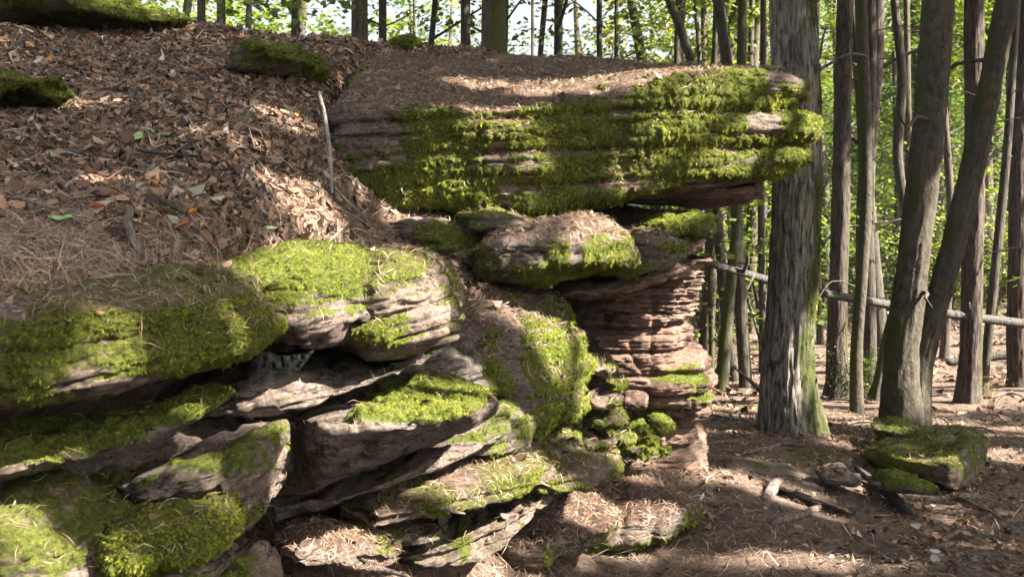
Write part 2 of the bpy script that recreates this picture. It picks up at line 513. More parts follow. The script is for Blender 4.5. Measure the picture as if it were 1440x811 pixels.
def finish_rock(name, label, cat, G, closed, m, seed, amp, nsc, lay, layamp, tilt, groove, moss_bias, moss_up, moss_noise, blobs, hang, litter, tone=0.0, parent=None, group=None, dens=1.0, pits=None, lump=1.0, blade=1.0, facet=0.0):
    r = np.random.default_rng(seed)
    Nn = grid_normals(G, closed)
    if tilt == 'auto':
        c = G.mean(1); tilt = float(np.polyfit(c[:, 0], c[:, 2], 1)[0])
    if facet > 0:
        G = facets(G, seed, 16, facet); Nn = grid_normals(G, closed)
    V = G.reshape(-1, 3).copy(); n0 = Nn.reshape(-1, 3)
    dsp = amp * fbm(V / nsc * np.array([1, 1, 1.7]), 5, seed, 0.52) * 1.1
    fr = np.abs(fbm(V * np.array([2.2, 2.2, 3.5]) + 7, 4, seed + 40, .6))
    dsp -= 0.35 * amp * (1 - fr * 9).clip(0, 1)
    # angular breaks: ridged noise
    dsp -= amp * 0.55 * (1 - np.abs(fbm(V / (nsc * 0.8) + 31, 3, seed + 50)) * 2.2).clip(0, 1) ** 3
    if layamp > 0:
        b, g = beds(V, lay, tilt, seed)
        b2, g2 = beds(V, lay * 0.37, tilt, seed + 7)
        bn = norm(np.array([-tilt, 0, 1.0])); sd_ = sstep(0.1, 0.55, 1 - np.abs(n0 @ bn))
        dsp += sd_ * (layamp * b * 0.8 + layamp * 0.3 * b2 - groove * g - groove * 0.4 * g2)
    if pits is not None:
        pm = np.clip(blob_field(V, pits), 0, 1)
        w = vn(V * np.array([30, 30, 20.0]), seed + 70)
        dsp -= pm * 0.02 * sstep(0.0, 0.5, w)
    V = V + n0 * dsp[:, None]
    G2 = V.reshape(G.shape)
    Nn = grid_normals(G2, closed).reshape(-1, 3)
    mo = moss_bias + moss_up * Nn[:, 2] + moss_noise * fbm(V * 4.2 * np.array([1, 1, 0.75]), 5, seed + 21) * 1.6 + 0.42 * fbm(V * 19, 4, seed + 22, .65) + blob_field(V, blobs)
    moss = sstep(-0.05, 0.5, mo)
    lit = np.clip(sstep(0.55, 0.9, Nn[:, 2]) * litter + 0.35 * fbm(V * 5, 3, seed + 90) * litter, 0, 1)
    if litter > 0: moss = moss * (1 - 0.85 * sstep(0.3, 0.8, lit))
    st = 1 - 0.72 * (1 - np.clip(Nn[:, 2:3], 0, 1)) * np.array([0, 0, 1.0]) * min(hang, 1)
    V = V + Nn * (moss * 0.013 * lump * (0.7 + 0.7 * fbm(V * 9, 2, seed + 60) + 1.15 * fbm(V * 30 * st, 2, seed + 61)))[:, None]
    Nn = grid_normals(V.reshape(G.shape), closed).reshape(-1, 3)
    faces = grid_faces(G.shape[0], G.shape[1], closed)
    base = np.array([V[:, 0].mean(), V[:, 1].mean(), V[:, 2].min()])
    pb = np.array(parent['_w']) if parent is not None else np.zeros(3)
    if parent is not None: cat = None
    o = obj(name, mesh_data(name, V - base, faces, m, {'moss': moss, 'litter': lit}), parent, tuple(base - pb))
    tag(o, label, cat, group, 'thing' if parent is None else None)
    if parent is None:
        moss_blades(V, Nn, faces, moss, r, o, hang, dens, tone, base, blade)
    else:
        moss_blades(V, Nn, faces, moss, r, parent, hang, dens, tone, pb, blade)
    SURF.append(dict(V=V, N=Nn, F=faces, lit=lit, moss=moss))
    return o

RES = 2.7
def rock(name, label, stations, cat='rock', n=2.6, cap=5, m=None, seed=1, amp=0.05, nsc=0.5, lay=0.12, layamp=0.02, tilt=0.0, groove=0.02,
         bias=0.0, up=0.3, mn=0.5, blobs=(), hang=1.0, litter=0.0, lean=0.0, res=1.0, **kw):
    """A boulder lofted through stations (px, top, bottom, depth of its front, thickness); the ring at each station is a rounded box."""
    m = m or M_ROCK
    st = np.array(stations, float)
    width = st[-1, 0] - st[0, 0]
    nu = int(max(14, width / RES / res))
    ts = 0.5 - 0.5 * np.cos(np.linspace(0, math.pi, nu))
    ts = 0.5 * ts + 0.5 * np.linspace(0, 1, nu)
    # resample by px
    pxs = st[0, 0] + width * ts
    S = np.stack([np.interp(pxs, st[:, 0], st[:, k]) for k in range(5)], 1)
    k = np.ones(max(3, (nu // 9) | 1)); k /= k.sum()
    for c in (1, 2, 3, 4):
        pad = len(k) // 2
        a = np.concatenate([np.full(pad, S[0, c]), S[:, c], np.full(pad, S[-1, c])])
        S[:, c] = np.convolve(a, k, 'valid')
    h = (S[:, 2] - S[:, 1]).max()
    n = n + 0.9
    nv = int(max(22, 2.4 * (h + 0.35 * S[:, 4].max() / S[:, 3].mean() * F) / RES / res))
    nv = int(nv * .72)
    th = np.arange(nv) / nv * 2 * math.pi; th = th - 0.45 * np.sin(th)          # finer on the side that shows
    cu = np.sign(np.cos(th)) * np.abs(np.cos(th)) ** (2 / n)
    sv = np.sign(np.sin(th)) * np.abs(np.sin(th)) ** (2 / n)
    D = S[:, 4].copy()
    zt = ZC - (S[:, 1] - HY) / F * (S[:, 3] + 0.1); zb = ZC - (S[:, 2] - HY) / F * (S[:, 3] + 0.1)
    hmin = 0.45 * (S[:, 2] - S[:, 1]) / F * S[:, 3]
    for it in range(40):
        dep = S[:, 3:4] + D[:, None] / 2 * (1 - cu[None]) + lean * np.clip(sv[None], -1, 1) * 0.5
        z = (zt + zb)[:, None] / 2 + (zt - zb)[:, None] / 2 * sv[None]
        py = HY + F * (ZC - z) / dep
        e = (py.min(1) - S[:, 1]) / F * S[:, 3] * 0.8
        zt += e
        zb += (py.max(1) - S[:, 2]) / F * S[:, 3] * 0.8
        bad = zt - zb < hmin
        zt = np.where(bad, zb + hmin, zt)
        D = np.where(bad, np.maximum(D * 0.93, 0.12), D)
    sm = lambda a: np.convolve(np.concatenate([np.full(pad, a[0]), a, np.full(pad, a[-1])]), k, 'valid')
    for _ in range(2): D, zt, zb = sm(D), sm(zt), sm(zb)
    S[:, 4] = D
    dep = S[:, 3:4] + D[:, None] / 2 * (1 - cu[None]) + lean * np.clip(sv[None], -1, 1) * 0.5
    tp = (1 - np.abs(2 * ts - 1) ** cap) ** (1 / cap)
    tp = np.maximum(tp, 0.004)[:, None]
    zc = (zt + zb)[:, None] / 2
    dc = (S[:, 3] + S[:, 4] / 2)[:, None]
    z = zc + (zt - zb)[:, None] / 2 * sv[None] * tp
    dep = dc + (dep - dc) * tp
    x = (S[:, 0] - HX)[:, None] / F * (S[:, 3] + 0.15 * S[:, 4])[:, None] * np.ones_like(z)
    G = np.stack([x, dep, z], -1)
    kw.setdefault('facet', 0.09)
    return finish_rock(name, label, cat, G, True, m, seed, amp, nsc, lay, layamp, tilt, groove, bias, up, mn, blobs, hang, litter, **kw)

def hull(name, label, stations, cat='rock', m=None, seed=1, amp=0.04, nsc=0.4, lay=0.1, layamp=0.01, tilt=0.0, groove=0.01, bias=0.0, up=0.3, mn=0.5, blobs=(), hang=1.0, litter=0.0, soft=5, **kw):
    """An angular block: each station is a closed ring of (px, py, depth) corners; edges stay fairly crisp."""
    A = np.array([[P(*p) for p in st] for st in stations])
    def dense(B, n, closed):
        if closed: B = np.concatenate([B, B[:1]])
        seg = np.linalg.norm(np.diff(B, axis=0), axis=-1)
        seg = seg.reshape(len(seg), -1).mean(1); t = np.concatenate([[0], np.cumsum(seg)])
        q = np.linspace(0, t[-1], n, endpoint=not closed)
        i = np.clip(np.searchsorted(t, q, 'right') - 1, 0, len(seg) - 1); f = ((q - t[i]) / seg[i]).reshape((-1,) + (1,) * (B.ndim - 1))
        return B[i] * (1 - f) + B[i + 1] * f
    per = np.linalg.norm(np.diff(A[len(A) // 2], axis=0), axis=1).sum()
    nv = int(np.clip(per / A[..., 1].mean() * F / RES, 40, 400))
    A = np.stack([dense(a, nv, True) for a in A])
    wpx = np.abs(stations[-1][0][0] - stations[0][0][0])
    for kk in (0, -1):
        c = A[kk].mean(0, keepdims=True); e1 = c + (A[kk] - c) * 0.6; e2 = c + (A[kk] - c) * 0.02
        dx = (-1 if kk == 0 else 1) * 0.02
        e1 = e1 + np.array([dx, 0, 0]); e2 = e2 + np.array([dx * 1.3, 0, 0])
        A = np.concatenate([e2[None], e1[None], A]) if kk == 0 else np.concatenate([A, e1[None], e2[None]])
    nu = int(max(20, wpx / RES))
    G = dense(A, nu, False)
    k = soft | 1; w = np.ones(k) / k
    for ax, mode in ((1, 'wrap'), (0, 'edge')):
        pad = [(0, 0)] * 3; pad[ax] = (k // 2, k // 2)
        Q = np.pad(G, pad, mode=mode)
        G = sum(np.take(Q, np.arange(j, j + G.shape[ax]), axis=ax) for j in range(k)) / k
    return finish_rock(name, label, cat, G, True, m or M_ROCK, seed, amp, nsc, lay, layamp, tilt, groove, bias, up, mn, blobs, hang, litter, **kw)

# ------------------------------------------------------------------ ground
def tps_fit(pts, vals, lam=1e-3):
    n = len(pts)
    d = np.linalg.norm(pts[:, None] - pts[None], axis=2)
    K = np.where(d > 0, d * d * np.log(np.maximum(d, 1e-9)), 0) + lam * np.eye(n)
    Pm = np.concatenate([np.ones((n, 1)), pts], 1)
    A = np.block([[K, Pm], [Pm.T, np.zeros((3, 3))]])
    s = np.linalg.solve(A, np.concatenate([vals, np.zeros(3)]))
    def f(q):
        dd = np.linalg.norm(q[:, None] - pts[None], axis=2)
        return np.where(dd > 0, dd * dd * np.log(np.maximum(dd, 1e-9)), 0) @ s[:n] + s[n] + q @ s[n + 1:]
    return f

gp = [(1440, 811, 4.2), (1100, 811, 4.3), (720, 811, 4.25), (1110, 605, 7.8), (960, 662, 6.1), (1440, 640, 7.2), (1300, 690, 6.1), (1150, 720, 5.5),
      (560, 811, 3.8), (400, 830, 3.2), (0, 880, 2.3), (200, 850, 2.7), (900, 740, 5.2), (1030, 545, 13), (1440, 520, 14), (1200, 540, 13), (600, 740, 4.2), (700, 770, 4.5), (930, 664, 5.85), (990, 664, 5.85), (1010, 690, 5.4), (900, 668, 5.8)]
gw = [tuple(P(*g)) for g in gp]
gw += [(5, 20, -0.7), (15, 20, 0.2), (14, 12, 0.5), (14, 4, 0.8), (10, -6, 0.6), (0, -6, 0.5), (-10, -6, 1.0), (0, 2, 0.55), (3, 2, 0.4), (-5, 8, 0.7), (-3, 12, -0.3), (-10, 10, 0.6), (-12, 20, -1.2), (0, 25, -1.4), (20, 35, 1.2), (0, 40, -1.5), (-20, 40, -2), (40, 45, 3)]
gw = np.array(gw)
_gf = tps_fit(gw[:, :2], gw[:, 2], 0.02)
def ground_z(xy):
    xy = np.atleast_2d(xy)
    out = np.concatenate([_gf(xy[i:i + 20000]) for i in range(0, len(xy), 20000)])
    r = np.hypot(xy[:, 0] - 5, xy[:, 1] - 15)
    k = sstep(32, 60, r)
    return np.clip(out, -3, 4) * (1 - k) + k * (-1.5)
def ground_h(xy):
    z = ground_z(xy)
    q = np.concatenate([xy, np.zeros((len(xy), 1))], 1)
    return z + 0.05 * fbm(q * 1.1, 5, 3) + 0.018 * fbm(q * 6, 4, 8)
def gz(x, y): return float(ground_h(np.array([[x, y]]))[0])

def build_ground():
    ys = np.concatenate([np.linspace(-12, 3, 20), 3 + np.cumsum(np.linspace(0.03, 0.11, 170)), [0] * 0])
    ys = np.concatenate([ys, ys[-1] + np.cumsum(np.geomspace(0.12, 60, 90))])
    xs = np.concatenate([-4 - np.cumsum(np.geomspace(0.08, 80, 60))[::-1], np.linspace(-4, 6.5, 280), 6.5 + np.cumsum(np.geomspace(0.05, 80, 70))])
    X, Y = np.meshgrid(xs, ys)
    q = np.stack([X.ravel(), Y.ravel()], 1)
    V = np.concatenate([q, ground_h(q)[:, None]], 1)
    G = V.reshape(len(ys), len(xs), 3)
    Fc = grid_faces(len(ys), len(xs), False)
    Nn = grid_normals(G, False, False).reshape(-1, 3)
    if Nn[:, 2].mean() < 0: Nn = -Nn; Fc = Fc[:, ::-1]
    moss = np.clip(blob_field(V, [(1150, 640, 60, 14, 0.9), (1030, 570, 60, 10, .5), (850, 700, 20, 30, .6), (740, 680, 20, 20, .5)]) + 0.6 * fbm(V * 3, 4, 44) - 0.35, 0, .8)
    moss[V[:, 1] < 1] = 0
    o = obj('ground', mesh_data('ground', V, Fc, M_SOIL, {'moss': moss}))
    tag(o, kind='structure')
    return dict(V=V, N=Nn, F=Fc, moss=moss)
GROUND = build_ground()

# the leaf-strewn hillside above the rocks, open sheet: back foot, ridge, slope, front edge, tucked under the rocks
def build_hillside():
    st = {
        -500: [(420, 15), (150, 11), (40, 7.2), (120, 4.6), (250, 3.0), (400, 2.0), (700, 2.3)],
        -200: [(420, 15), (150, 11), (40, 7.2), (120, 4.8), (240, 3.2), (400, 2.15), (700, 2.5)],
        0: [(420, 15), (150, 11), (40, 7.3), (120, 5.2), (230, 3.6), (395, 2.4), (640, 2.8)],
        150: [(420, 15), (150, 11), (42, 7.6), (120, 5.5), (230, 3.9), (385, 2.62), (600, 3.2)],
        300: [(420, 15), (150, 11), (46, 7.8), (120, 5.8), (225, 4.2), (350, 3.2), (560, 3.9)],
        400: [(420, 15), (150, 11), (58, 7.9), (125, 6.0), (220, 4.7), (328, 3.7), (520, 4.3)],
        448: [(420, 15), (150, 11), (60, 7.9), (128, 6.3), (225, 5.0), (318, 4.0), (500, 4.4)],
        480: [(420, 15), (150, 11), (62, 7.9), (140, 7.0), (262, 5.4), (322, 4.2), (480, 4.6)],
        520: [(420, 15), (150, 11), (66, 7.9), (150, 7.3), (305, 5.3), (338, 4.3), (460, 4.7)],
        560: [(420, 15), (150, 11), (68, 7.9), (170, 7.4), (342, 5.1), (366, 4.4), (460, 4.8)],
        600: [(420, 15), (150, 11), (72, 7.8), (180, 7.4), (366, 5.0), (386, 4.5), (460, 4.8)],
        660: [(420, 15), (150, 11), (78, 7.8), (180, 7.4), (390, 5.1), (408, 4.7), (450, 4.9)],
        760: [(420, 15), (150, 11), (110, 7.6), (200, 7.5), (410, 6.6), (420, 5.8), (450, 5.6)],
    }
    keys = sorted(st)
    A = np.array([[P(k, a, b) for a, b in st[k]] for k in keys])
    A[:, 0, 2] = -1.5
    A = np.stack([cr(a, 250, ts=None) for a in A])
    G = cr(A, 340)
    V = G.reshape(-1, 3).copy()
    Nn = grid_normals(G, False, False).reshape(-1, 3)
    if Nn[:, 2].mean() < 0: Nn = -Nn
    d = 0.07 * fbm(V * 1.6, 5, 12) + 0.02 * fbm(V * 9, 4, 15)
    V += Nn * d[:, None]
    Nn = grid_normals(V.reshape(G.shape), False, False).reshape(-1, 3)
    if Nn[:, 2].mean() < 0: Nn = -Nn
    moss = np.clip(0.9 * fbm(V * 3.3, 4, 51) - 0.42 + blob_field(V, [(290, 50, 60, 8, .5), (300, 150, 12, 8, 1.0), (220, 108, 10, 5, 1.0), (460, 275, 20, 12, .8), (120, 390, 90, 22, .5)]), 0, 0.9)
    Fc = grid_faces(*G.shape[:2], False)
    o = obj('hillside', mesh_data('hillside', V, Fc, M_SOIL, {'moss': moss}))
    tag(o, kind='structure')
    return dict(V=V, N=Nn, F=Fc, moss=moss, lit=np.ones(len(V)))
HILL = build_hillside()

# ------------------------------------------------------------------ rocks
# the big overhanging slab
def build_slab():
    # px: ridge, front top edge, bottom, face depth
    st = [(462, 72, 150, 285, 5.75), (520, 72, 143, 288, 5.62), (600, 76, 143, 292, 5.5), (680, 78, 148, 290, 5.45), (760, 80, 140, 292, 5.45), (840, 83, 128, 285, 5.5),
          (900, 86, 116, 276, 5.55), (960, 88, 110, 266, 5.6), (1020, 94, 106, 255, 5.7), (1070, 98, 106, 248, 5.8), (1112, 103, 110, 240, 5.95)]
    rings = []
    for px, r, e, b, Y in st:
        k = 1.0 if px < 1000 else 0.6
        ring = [(b - 30, Y + 2.4 * k), (r + 40, Y + 2.7 * k), (r, Y + 2.2 * k), ((r * .55 + e * .45), Y + 1.1 * k), (e - 5, Y + 0.18), (e + 8, Y + 0.0),
                (e + (b - e) * .28, Y - 0.01), (e + (b - e) * .34, Y + 0.005), (e + (b - e) * .62, Y - 0.01), (e + (b - e) * .7, Y + 0.01), (b - 8, Y + 0.02), (b, Y + 0.15), (b - 2, Y + 0.8)]
        rings.append([P(px, a, d) for a, d in ring])
        for p in rings[-1]: p[0] = (px - HX) / F * Y
    A = np.array(rings)
    for kk, f in ((0, 0.02), (-1, 0.3)):
        c = A[kk].mean(0)
        endr = c + (A[kk] - c) * f
        endr[:, 0] += -0.06 if kk == 0 else 0.06
        if kk == 0: A = np.concatenate([endr[None], A])
        else:
            A = np.concatenate([A, endr[None]]); A = np.concatenate([A, (c + (A[-1] - c) * 0.02 + np.array([.0, 0, 0]))[None]])
    A = np.stack([cr(a, 210, closed=True) for a in A])
    G = cr(A, 290)
    blobs = [(500, 190, 60, 60, -0.75), (1010, 185, 60, 5, -.3), (800, 186, 200, 3, -.35), (760, 232, 160, 3, -.3), (500, 150, 60, 20, -0.5), (560, 140, 30, 10, -.4), (650, 160, 45, 10, -0.5), (870, 170, 16, 30, -0.3), (700, 215, 12, 16, -.5), (745, 245, 10, 30, -0.3), (880, 245, 10, 30, -0.4),
             (600, 190, 60, 40, 0.15), (800, 210, 90, 50, 0.25), (950, 200, 90, 60, 0.35), (1000, 140, 80, 40, 0.35), (960, 90, 60, 10, 0.9), (1060, 100, 60, 12, 0.9), (1000, 262, 90, 12, -0.6), (540, 250, 30, 20, 0.2), (830, 128, 60, 8, -0.3)]
    empt = empty('overhanging_slab', P(790, 285, 6.2)); empt['_w'] = list(P(790, 285, 6.2))
    tag(empt, 'huge flat sandstone slab jutting out to the right with green moss on its face', 'rock', None, 'thing')
    finish_rock('slab_body', None, None, G, True, M_PINK, 11, 0.05, 0.55, 0.2, 0.045, 0.05, 0.045, 0.40, -0.15, 0.5, blobs, 1.1, 0.9, parent=empt, dens=1.5, lump=1.5, blade=.95)
    kw = dict(parent=empt, m=M_PINK, up=0.1, mn=0.4, hang=1.1, layamp=0.012, dens=1.4, lump=1.2, facet=.03)
    rock('rock_layer', None, [(930, 104, 160, 5.62, 1.5), (1020, 99, 160, 5.68, 1.4), (1080, 99, 163, 5.76, 1.2), (1142, 104, 160, 5.9, .8)], n=2.6, cap=7, seed=21, amp=.03, bias=.45, blobs=[(1105, 108, 25, 8, -1.0), (1066, 150, 8, 12, -.6)], **kw)
    rock('rock_layer', None, [(960, 158, 212, 5.62, 1.3), (1070, 155, 210, 5.72, 1.2), (1105, 158, 210, 5.78, 1), (1150, 162, 206, 5.9, .8)], n=2.4, cap=7, seed=22, amp=.03, bias=.35, blobs=[(1075, 170, 18, 22, -1.2)], **kw)
    rock('rock_layer', None, [(900, 208, 268, 5.6, 1.3), (1000, 205, 262, 5.66, 1.2), (1090, 204, 246, 5.8, 1), (1140, 205, 236, 5.93, .8)], n=2.4, cap=7, seed=23, amp=.03, bias=.3, blobs=[(1060, 230, 30, 8, -.6), (1000, 258, 60, 8, -.6)], **kw)
    kw.update(m=M_RED, dens=1)
    rock('rock_layer', None, [(880, 250, 285, 5.75, 1.2), (980, 243, 278, 5.75, 1.2), (1050, 238, 262, 5.9, 1), (1118, 232, 250, 6.0, .8)], n=2.6, cap=8, seed=24, amp=.04, bias=-.25, blobs=[(1085, 246, 30, 8, .8)], **kw)
    kw.update(layamp=.03)
    rock('rock_layer', None, [(850, 262, 290, 6.15, 1.2), (960, 258, 291, 6.1, 1.2), (1030, 256, 293, 6.1, 1), (1072, 255, 276, 6.2, .8)], n=2.6, cap=7, seed=25, amp=.05, bias=-.9, **kw)
build_slab()

R = rock
S_ = lambda *a: a
# recess floor and ledges beneath the slab
R('rock_shelf', 'dark recessed sandstone shelf in the gap beneath the overhanging slab', [(480, 288, 350, 6.1, 1.6), (640, 290, 350, 6.1, 1.6), (800, 290, 360, 6.15, 1.5), (920, 292, 350, 6.2, 1.4), (1002, 300, 345, 6.25, 1.0)], m=M_PINK, seed=31, bias=-.4, litter=.6, blobs=[(850, 300, 40, 12, .9), (660, 285, 30, 10, .6)], res=1.9)
R('ledge_rock', 'pinkish ledge under the left end of the slab with two round moss cushions', [(505, 293, 345, 5.5, 1.4), (580, 295, 372, 5.2, 1.3), (640, 300, 385, 5.05, 1.2), (690, 318, 385, 5.1, 1.0)], m=M_PINK, seed=32, bias=-.35, up=.2, blobs=[(612, 335, 32, 26, 1.0), (680, 345, 25, 14, .7)], litter=.2, layamp=.03, groove=.03)
R('ledge_rock', 'small flat mossy ledge hanging below the middle of the slab', [(636, 292, 325, 5.15, .9), (700, 293, 338, 5.05, 1.0), (768, 306, 338, 5.1, .8)], seed=33, bias=.25, blobs=[(735, 320, 10, 20, -.6)], n=2.4, litter=.25)
R('ledge_rock', 'rounded ledge boulder capped with dry needles with green moss hanging over its front', [(655, 345, 395, 4.85, 1.0), (710, 326, 400, 4.75, 1.1), (770, 304, 404, 4.7, 1.2), (830, 298, 398, 4.75, 1.2), (880, 310, 390, 4.85, 1.0), (908, 340, 382, 5.0, .7)], seed=34, bias=.22, up=-.1, n=2.5, litter=.9, amp=.06, blobs=[(810, 350, 8, 40, -.7), (860, 350, 25, 35, .4), (745, 355, 20, 12, -.6), (740, 385, 20, 14, .5)])
R('ledge_rock', 'smaller needle-strewn ledge lump between the rounded ledge boulder and the moss cap', [(860, 322, 395, 5.15, 1.0), (905, 318, 390, 5.1, 1.0), (945, 328, 378, 5.15, .8), (962, 340, 362, 5.25, .6)], seed=35, bias=.0, n=2.5, litter=.75, blobs=[(945, 345, 20, 12, .8), (880, 380, 30, 12, .5), (915, 345, 20, 8, -.5)])
R('moss_cap_rock', 'flat rock with a bright moss cap at the right tip of the ledge', [(900, 304, 335, 5.55, .9), (950, 297, 338, 5.5, 1.0), (990, 298, 338, 5.5, .9), (1010, 306, 326, 5.6, .6)], m=M_RED, seed=36, bias=.5, n=2.6, dens=1.3)
R('ledge_underside_rock', 'reddish tapering rock block under the moss cap at the ledge tip', [(820, 335, 395, 5.6, 1.2), (900, 330, 385, 5.65, 1.2), (960, 322, 372, 5.7, 1.0), (994, 325, 352, 5.8, .8)], m=M_RED, seed=37, bias=-.8, layamp=.03, groove=.03, tilt=.25)
R('ledge_underside_rock', 'smooth brown overhanging rock just above the finely layered pillar', [(780, 385, 428, 5.25, 1.1), (850, 385, 425, 5.3, 1.1), (910, 370, 408, 5.4, 1.0), (990, 345, 385, 5.6, .9)], m=M_RED, seed=38, bias=-.7, layamp=.02, groove=.02, tilt=.25)

# the layered pillar: every course is a part
def build_pillar():
    e = empty('sandstone_pillar', P(930, 660, 6.2))
    tag(e, 'tall reddish sandstone pillar of many thin weathered layers carrying the overhanging slab', 'rock')
    base = P(930, 660, 6.2)
    R_ = [(366, 990), (387, 986), (410, 984), (430, 978), (450, 974), (470, 971), (485, 968), (499, 973), (517, 988), (535, 998), (550, 1002), (567, 1000), (585, 992), (598, 982), (615, 980), (632, 984), (655, 988), (690, 992)]
    L_ = [(366, 800), (470, 806), (560, 825), (600, 835), (690, 850)]
    Yf = [(366, 5.62), (430, 5.78), (470, 5.86), (500, 5.84), (540, 5.74), (575, 5.78), (600, 5.95), (640, 5.95), (690, 5.9)]
    ys = np.linspace(366, 690, 300); nv = 230
    yr = np.interp(ys, *zip(*R_)); yl = np.interp(ys, *zip(*L_)); yf = np.interp(ys, *zip(*Yf))
    th = np.linspace(0, 2 * math.pi, nv, endpoint=False)
    n = 3.0
    cx = np.sign(np.cos(th)) * np.abs(np.cos(th)) ** (2 / n); sy = np.sign(np.sin(th)) * np.abs(np.sin(th)) ** (2 / n)
    Dp = 1.3
    xr = (yr - HX) / F * (yf + .3); xl = (yl - HX) / F * (yf + .3)
    X = ((xr + xl) / 2)[:, None] + ((xr - xl) / 2)[:, None] * cx[None]
    Yd = (yf + Dp / 2)[:, None] - Dp / 2 * sy[None]
    Z = (ZC - (ys - HY) / F * yf)[:, None] + 0 * X
    G = np.stack([X, Yd, Z], -1)
    N0 = grid_normals(G, True)
    if (N0 * (G - G.mean(1, keepdims=True))).sum() < 0: N0 = -N0
    N0[..., 2] *= .3; N0 = norm(N0)
    fine = sstep(1.22, 1.12, G[..., 2])          # 0 in the finely bedded top, 1 in the blocky lower half
    b1, g1 = beds(G, .055, -.04, 501, .8, .2); b2, g2 = beds(G, .016, -.05, 502, 1.2, .1)
    b3, g3 = beds(G, .13, .08, 503, .5, .24); b4, g4 = beds(G, .036, -.03, 504, .9, .15)
    rough = fbm(G * np.array([9, 9, 22]), 5, 505, .6)
    d = (1 - fine) * (.05 * b1 - .028 * g1 + .032 * b2 - .014 * g2) + fine * (.10 * b3 - .05 * g3 + .014 * b4 - .008 * g4) + .03 * rough + .08 * fbm(G * 3.0, 3, 506) - .06 * (1 - np.abs(fbm(G * np.array([4, 4, 2.0]), 3, 511)) * 7).clip(0, 1) * .4
    G = G + N0 * d[..., None]
    N1 = grid_normals(G, True)
    if (N1 * N0).sum() < 0: N1 = -N1
    V = G.reshape(-1, 3); NN = N1.reshape(-1, 3)
    mo = np.clip(-.55 + .35 * NN[:, 2] + .35 * fbm(V * 6, 4, 507) + blob_field(V, [(960, 528, 38, 14, 1.0), (985, 557, 26, 16, .8), (950, 500, 14, 14, .3)]), 0, 1)
    mo = sstep(0, .4, mo)
    cuts = [0, 12, 24, 33, 45, 58, 70, 82, 97, 118, 142, 165, 188, 210, 236, 262, 299]
    for a, b in zip(cuts[:-1], cuts[1:]):
        g = G[a:b + 1]
        obj('rock_layer', mesh_data('rock_layer', g.reshape(-1, 3) - base, grid_faces(b + 1 - a, nv, True), M_RED, {'moss': mo.reshape(300, nv)[a:b + 1].ravel(), 'litter': np.zeros(g.shape[0] * nv)}), e)
    Fc = grid_faces(300, nv, True)
    moss_blades(V, NN, Fc, mo, np.random.default_rng(5), e, 1, 1, .1, base)
build_pillar()
R('alcove_rock', 'rounded red boulder wedged in the shady alcove between mossy steps and pillar', [(862, 535, 575, 5.6, .5), (890, 528, 580, 5.55, .55), (922, 535, 570, 5.6, .5)], m=M_RED, seed=41, bias=-.8, n=2.2, cap=4, facet=.25, amp=.05, nsc=.2)
R('mossy_stone', 'bright mossy stone at the pillar foot, upper one of two', [(868, 590, 620, 5.5, .6), (900, 578, 625, 5.4, .6), (930, 590, 625, 5.4, .5)], seed=42, bias=.5, n=2.3, cap=4, dens=1.2, lump=.5, facet=.25, amp=.06, nsc=.2)
R('mossy_stone', 'bright mossy stone at the pillar foot, lower one of two', [(880, 612, 645, 5.3, .6), (915, 605, 650, 5.25, .6), (945, 620, 648, 5.3, .5)], seed=43, bias=.3, n=2.4, cap=4, lump=.5, facet=.25, amp=.06, nsc=.2)
R('mossy_stone', 'small moss-topped stone leaning on the foot of the pillar', [(915, 578, 612, 5.55, .4), (930, 575, 612, 5.5, .4), (945, 585, 610, 5.55, .4)], m=M_RED, seed=44, bias=.1, n=2.4, cap=3)

# central mossy rock face with its stepped bulges
R('mossy_rock', 'tall grey rock face streaked with hanging moss in the middle of the outcrop', [(560, 440, 560, 4.45, 1.0), (620, 408, 600, 4.4, 1.2), (680, 388, 630, 4.4, 1.4), (730, 385, 640, 4.45, 1.4), (780, 395, 620, 4.6, 1.3), (806, 408, 590, 4.72, 1.1), (824, 440, 560, 4.85, .9)], seed=51, bias=.22, up=-.2, n=2.8, lean=.5, amp=.06, nsc=.6, layamp=.03,
  blobs=[(775, 470, 55, 90, .75), (700, 410, 25, 20, .5), (690, 500, 16, 40, .5), (645, 490, 30, 50, -.6), (728, 480, 12, 40, -.4)], litter=.8, hang=1.3, dens=1.2)
bul = [((756, 836, 484, 546, 4.62), .35, 'broad moss-draped step at the top of the stepped rock stack'), ((822, 870, 494, 536, 4.85), .1, 'needle-topped step right of the broad moss-draped step'),
       ((752, 838, 526, 592, 4.55), .45, 'second broad mossy step below the topmost broad step'), ((828, 884, 530, 578, 4.75), .35, 'mossy step with a bare pink spot in the right column of the stack'),
       ((832, 888, 562, 606, 4.72), .4, 'low mossy step with hanging moss in the right column of the stack'), ((756, 824, 588, 640, 4.45), .35, 'lowest broad mossy step beside a dark cleft'),
       ((814, 868, 592, 640, 4.6), .0, 'low reddish step half covered in moss'), ((846, 892, 590, 640, 4.8), .1, 'pink-faced block with a moss drape at the stack foot'), ((852, 884, 515, 550, 4.95), .2, 'small yellowish mossy knob at the right edge of the stack'),
       ((690, 766, 560, 618, 4.4), .1, 'sloping grey step with thin moss left of the stack'), ((680, 790, 610, 668, 4.3), .15, 'long low mossy step above the banded slabs')]
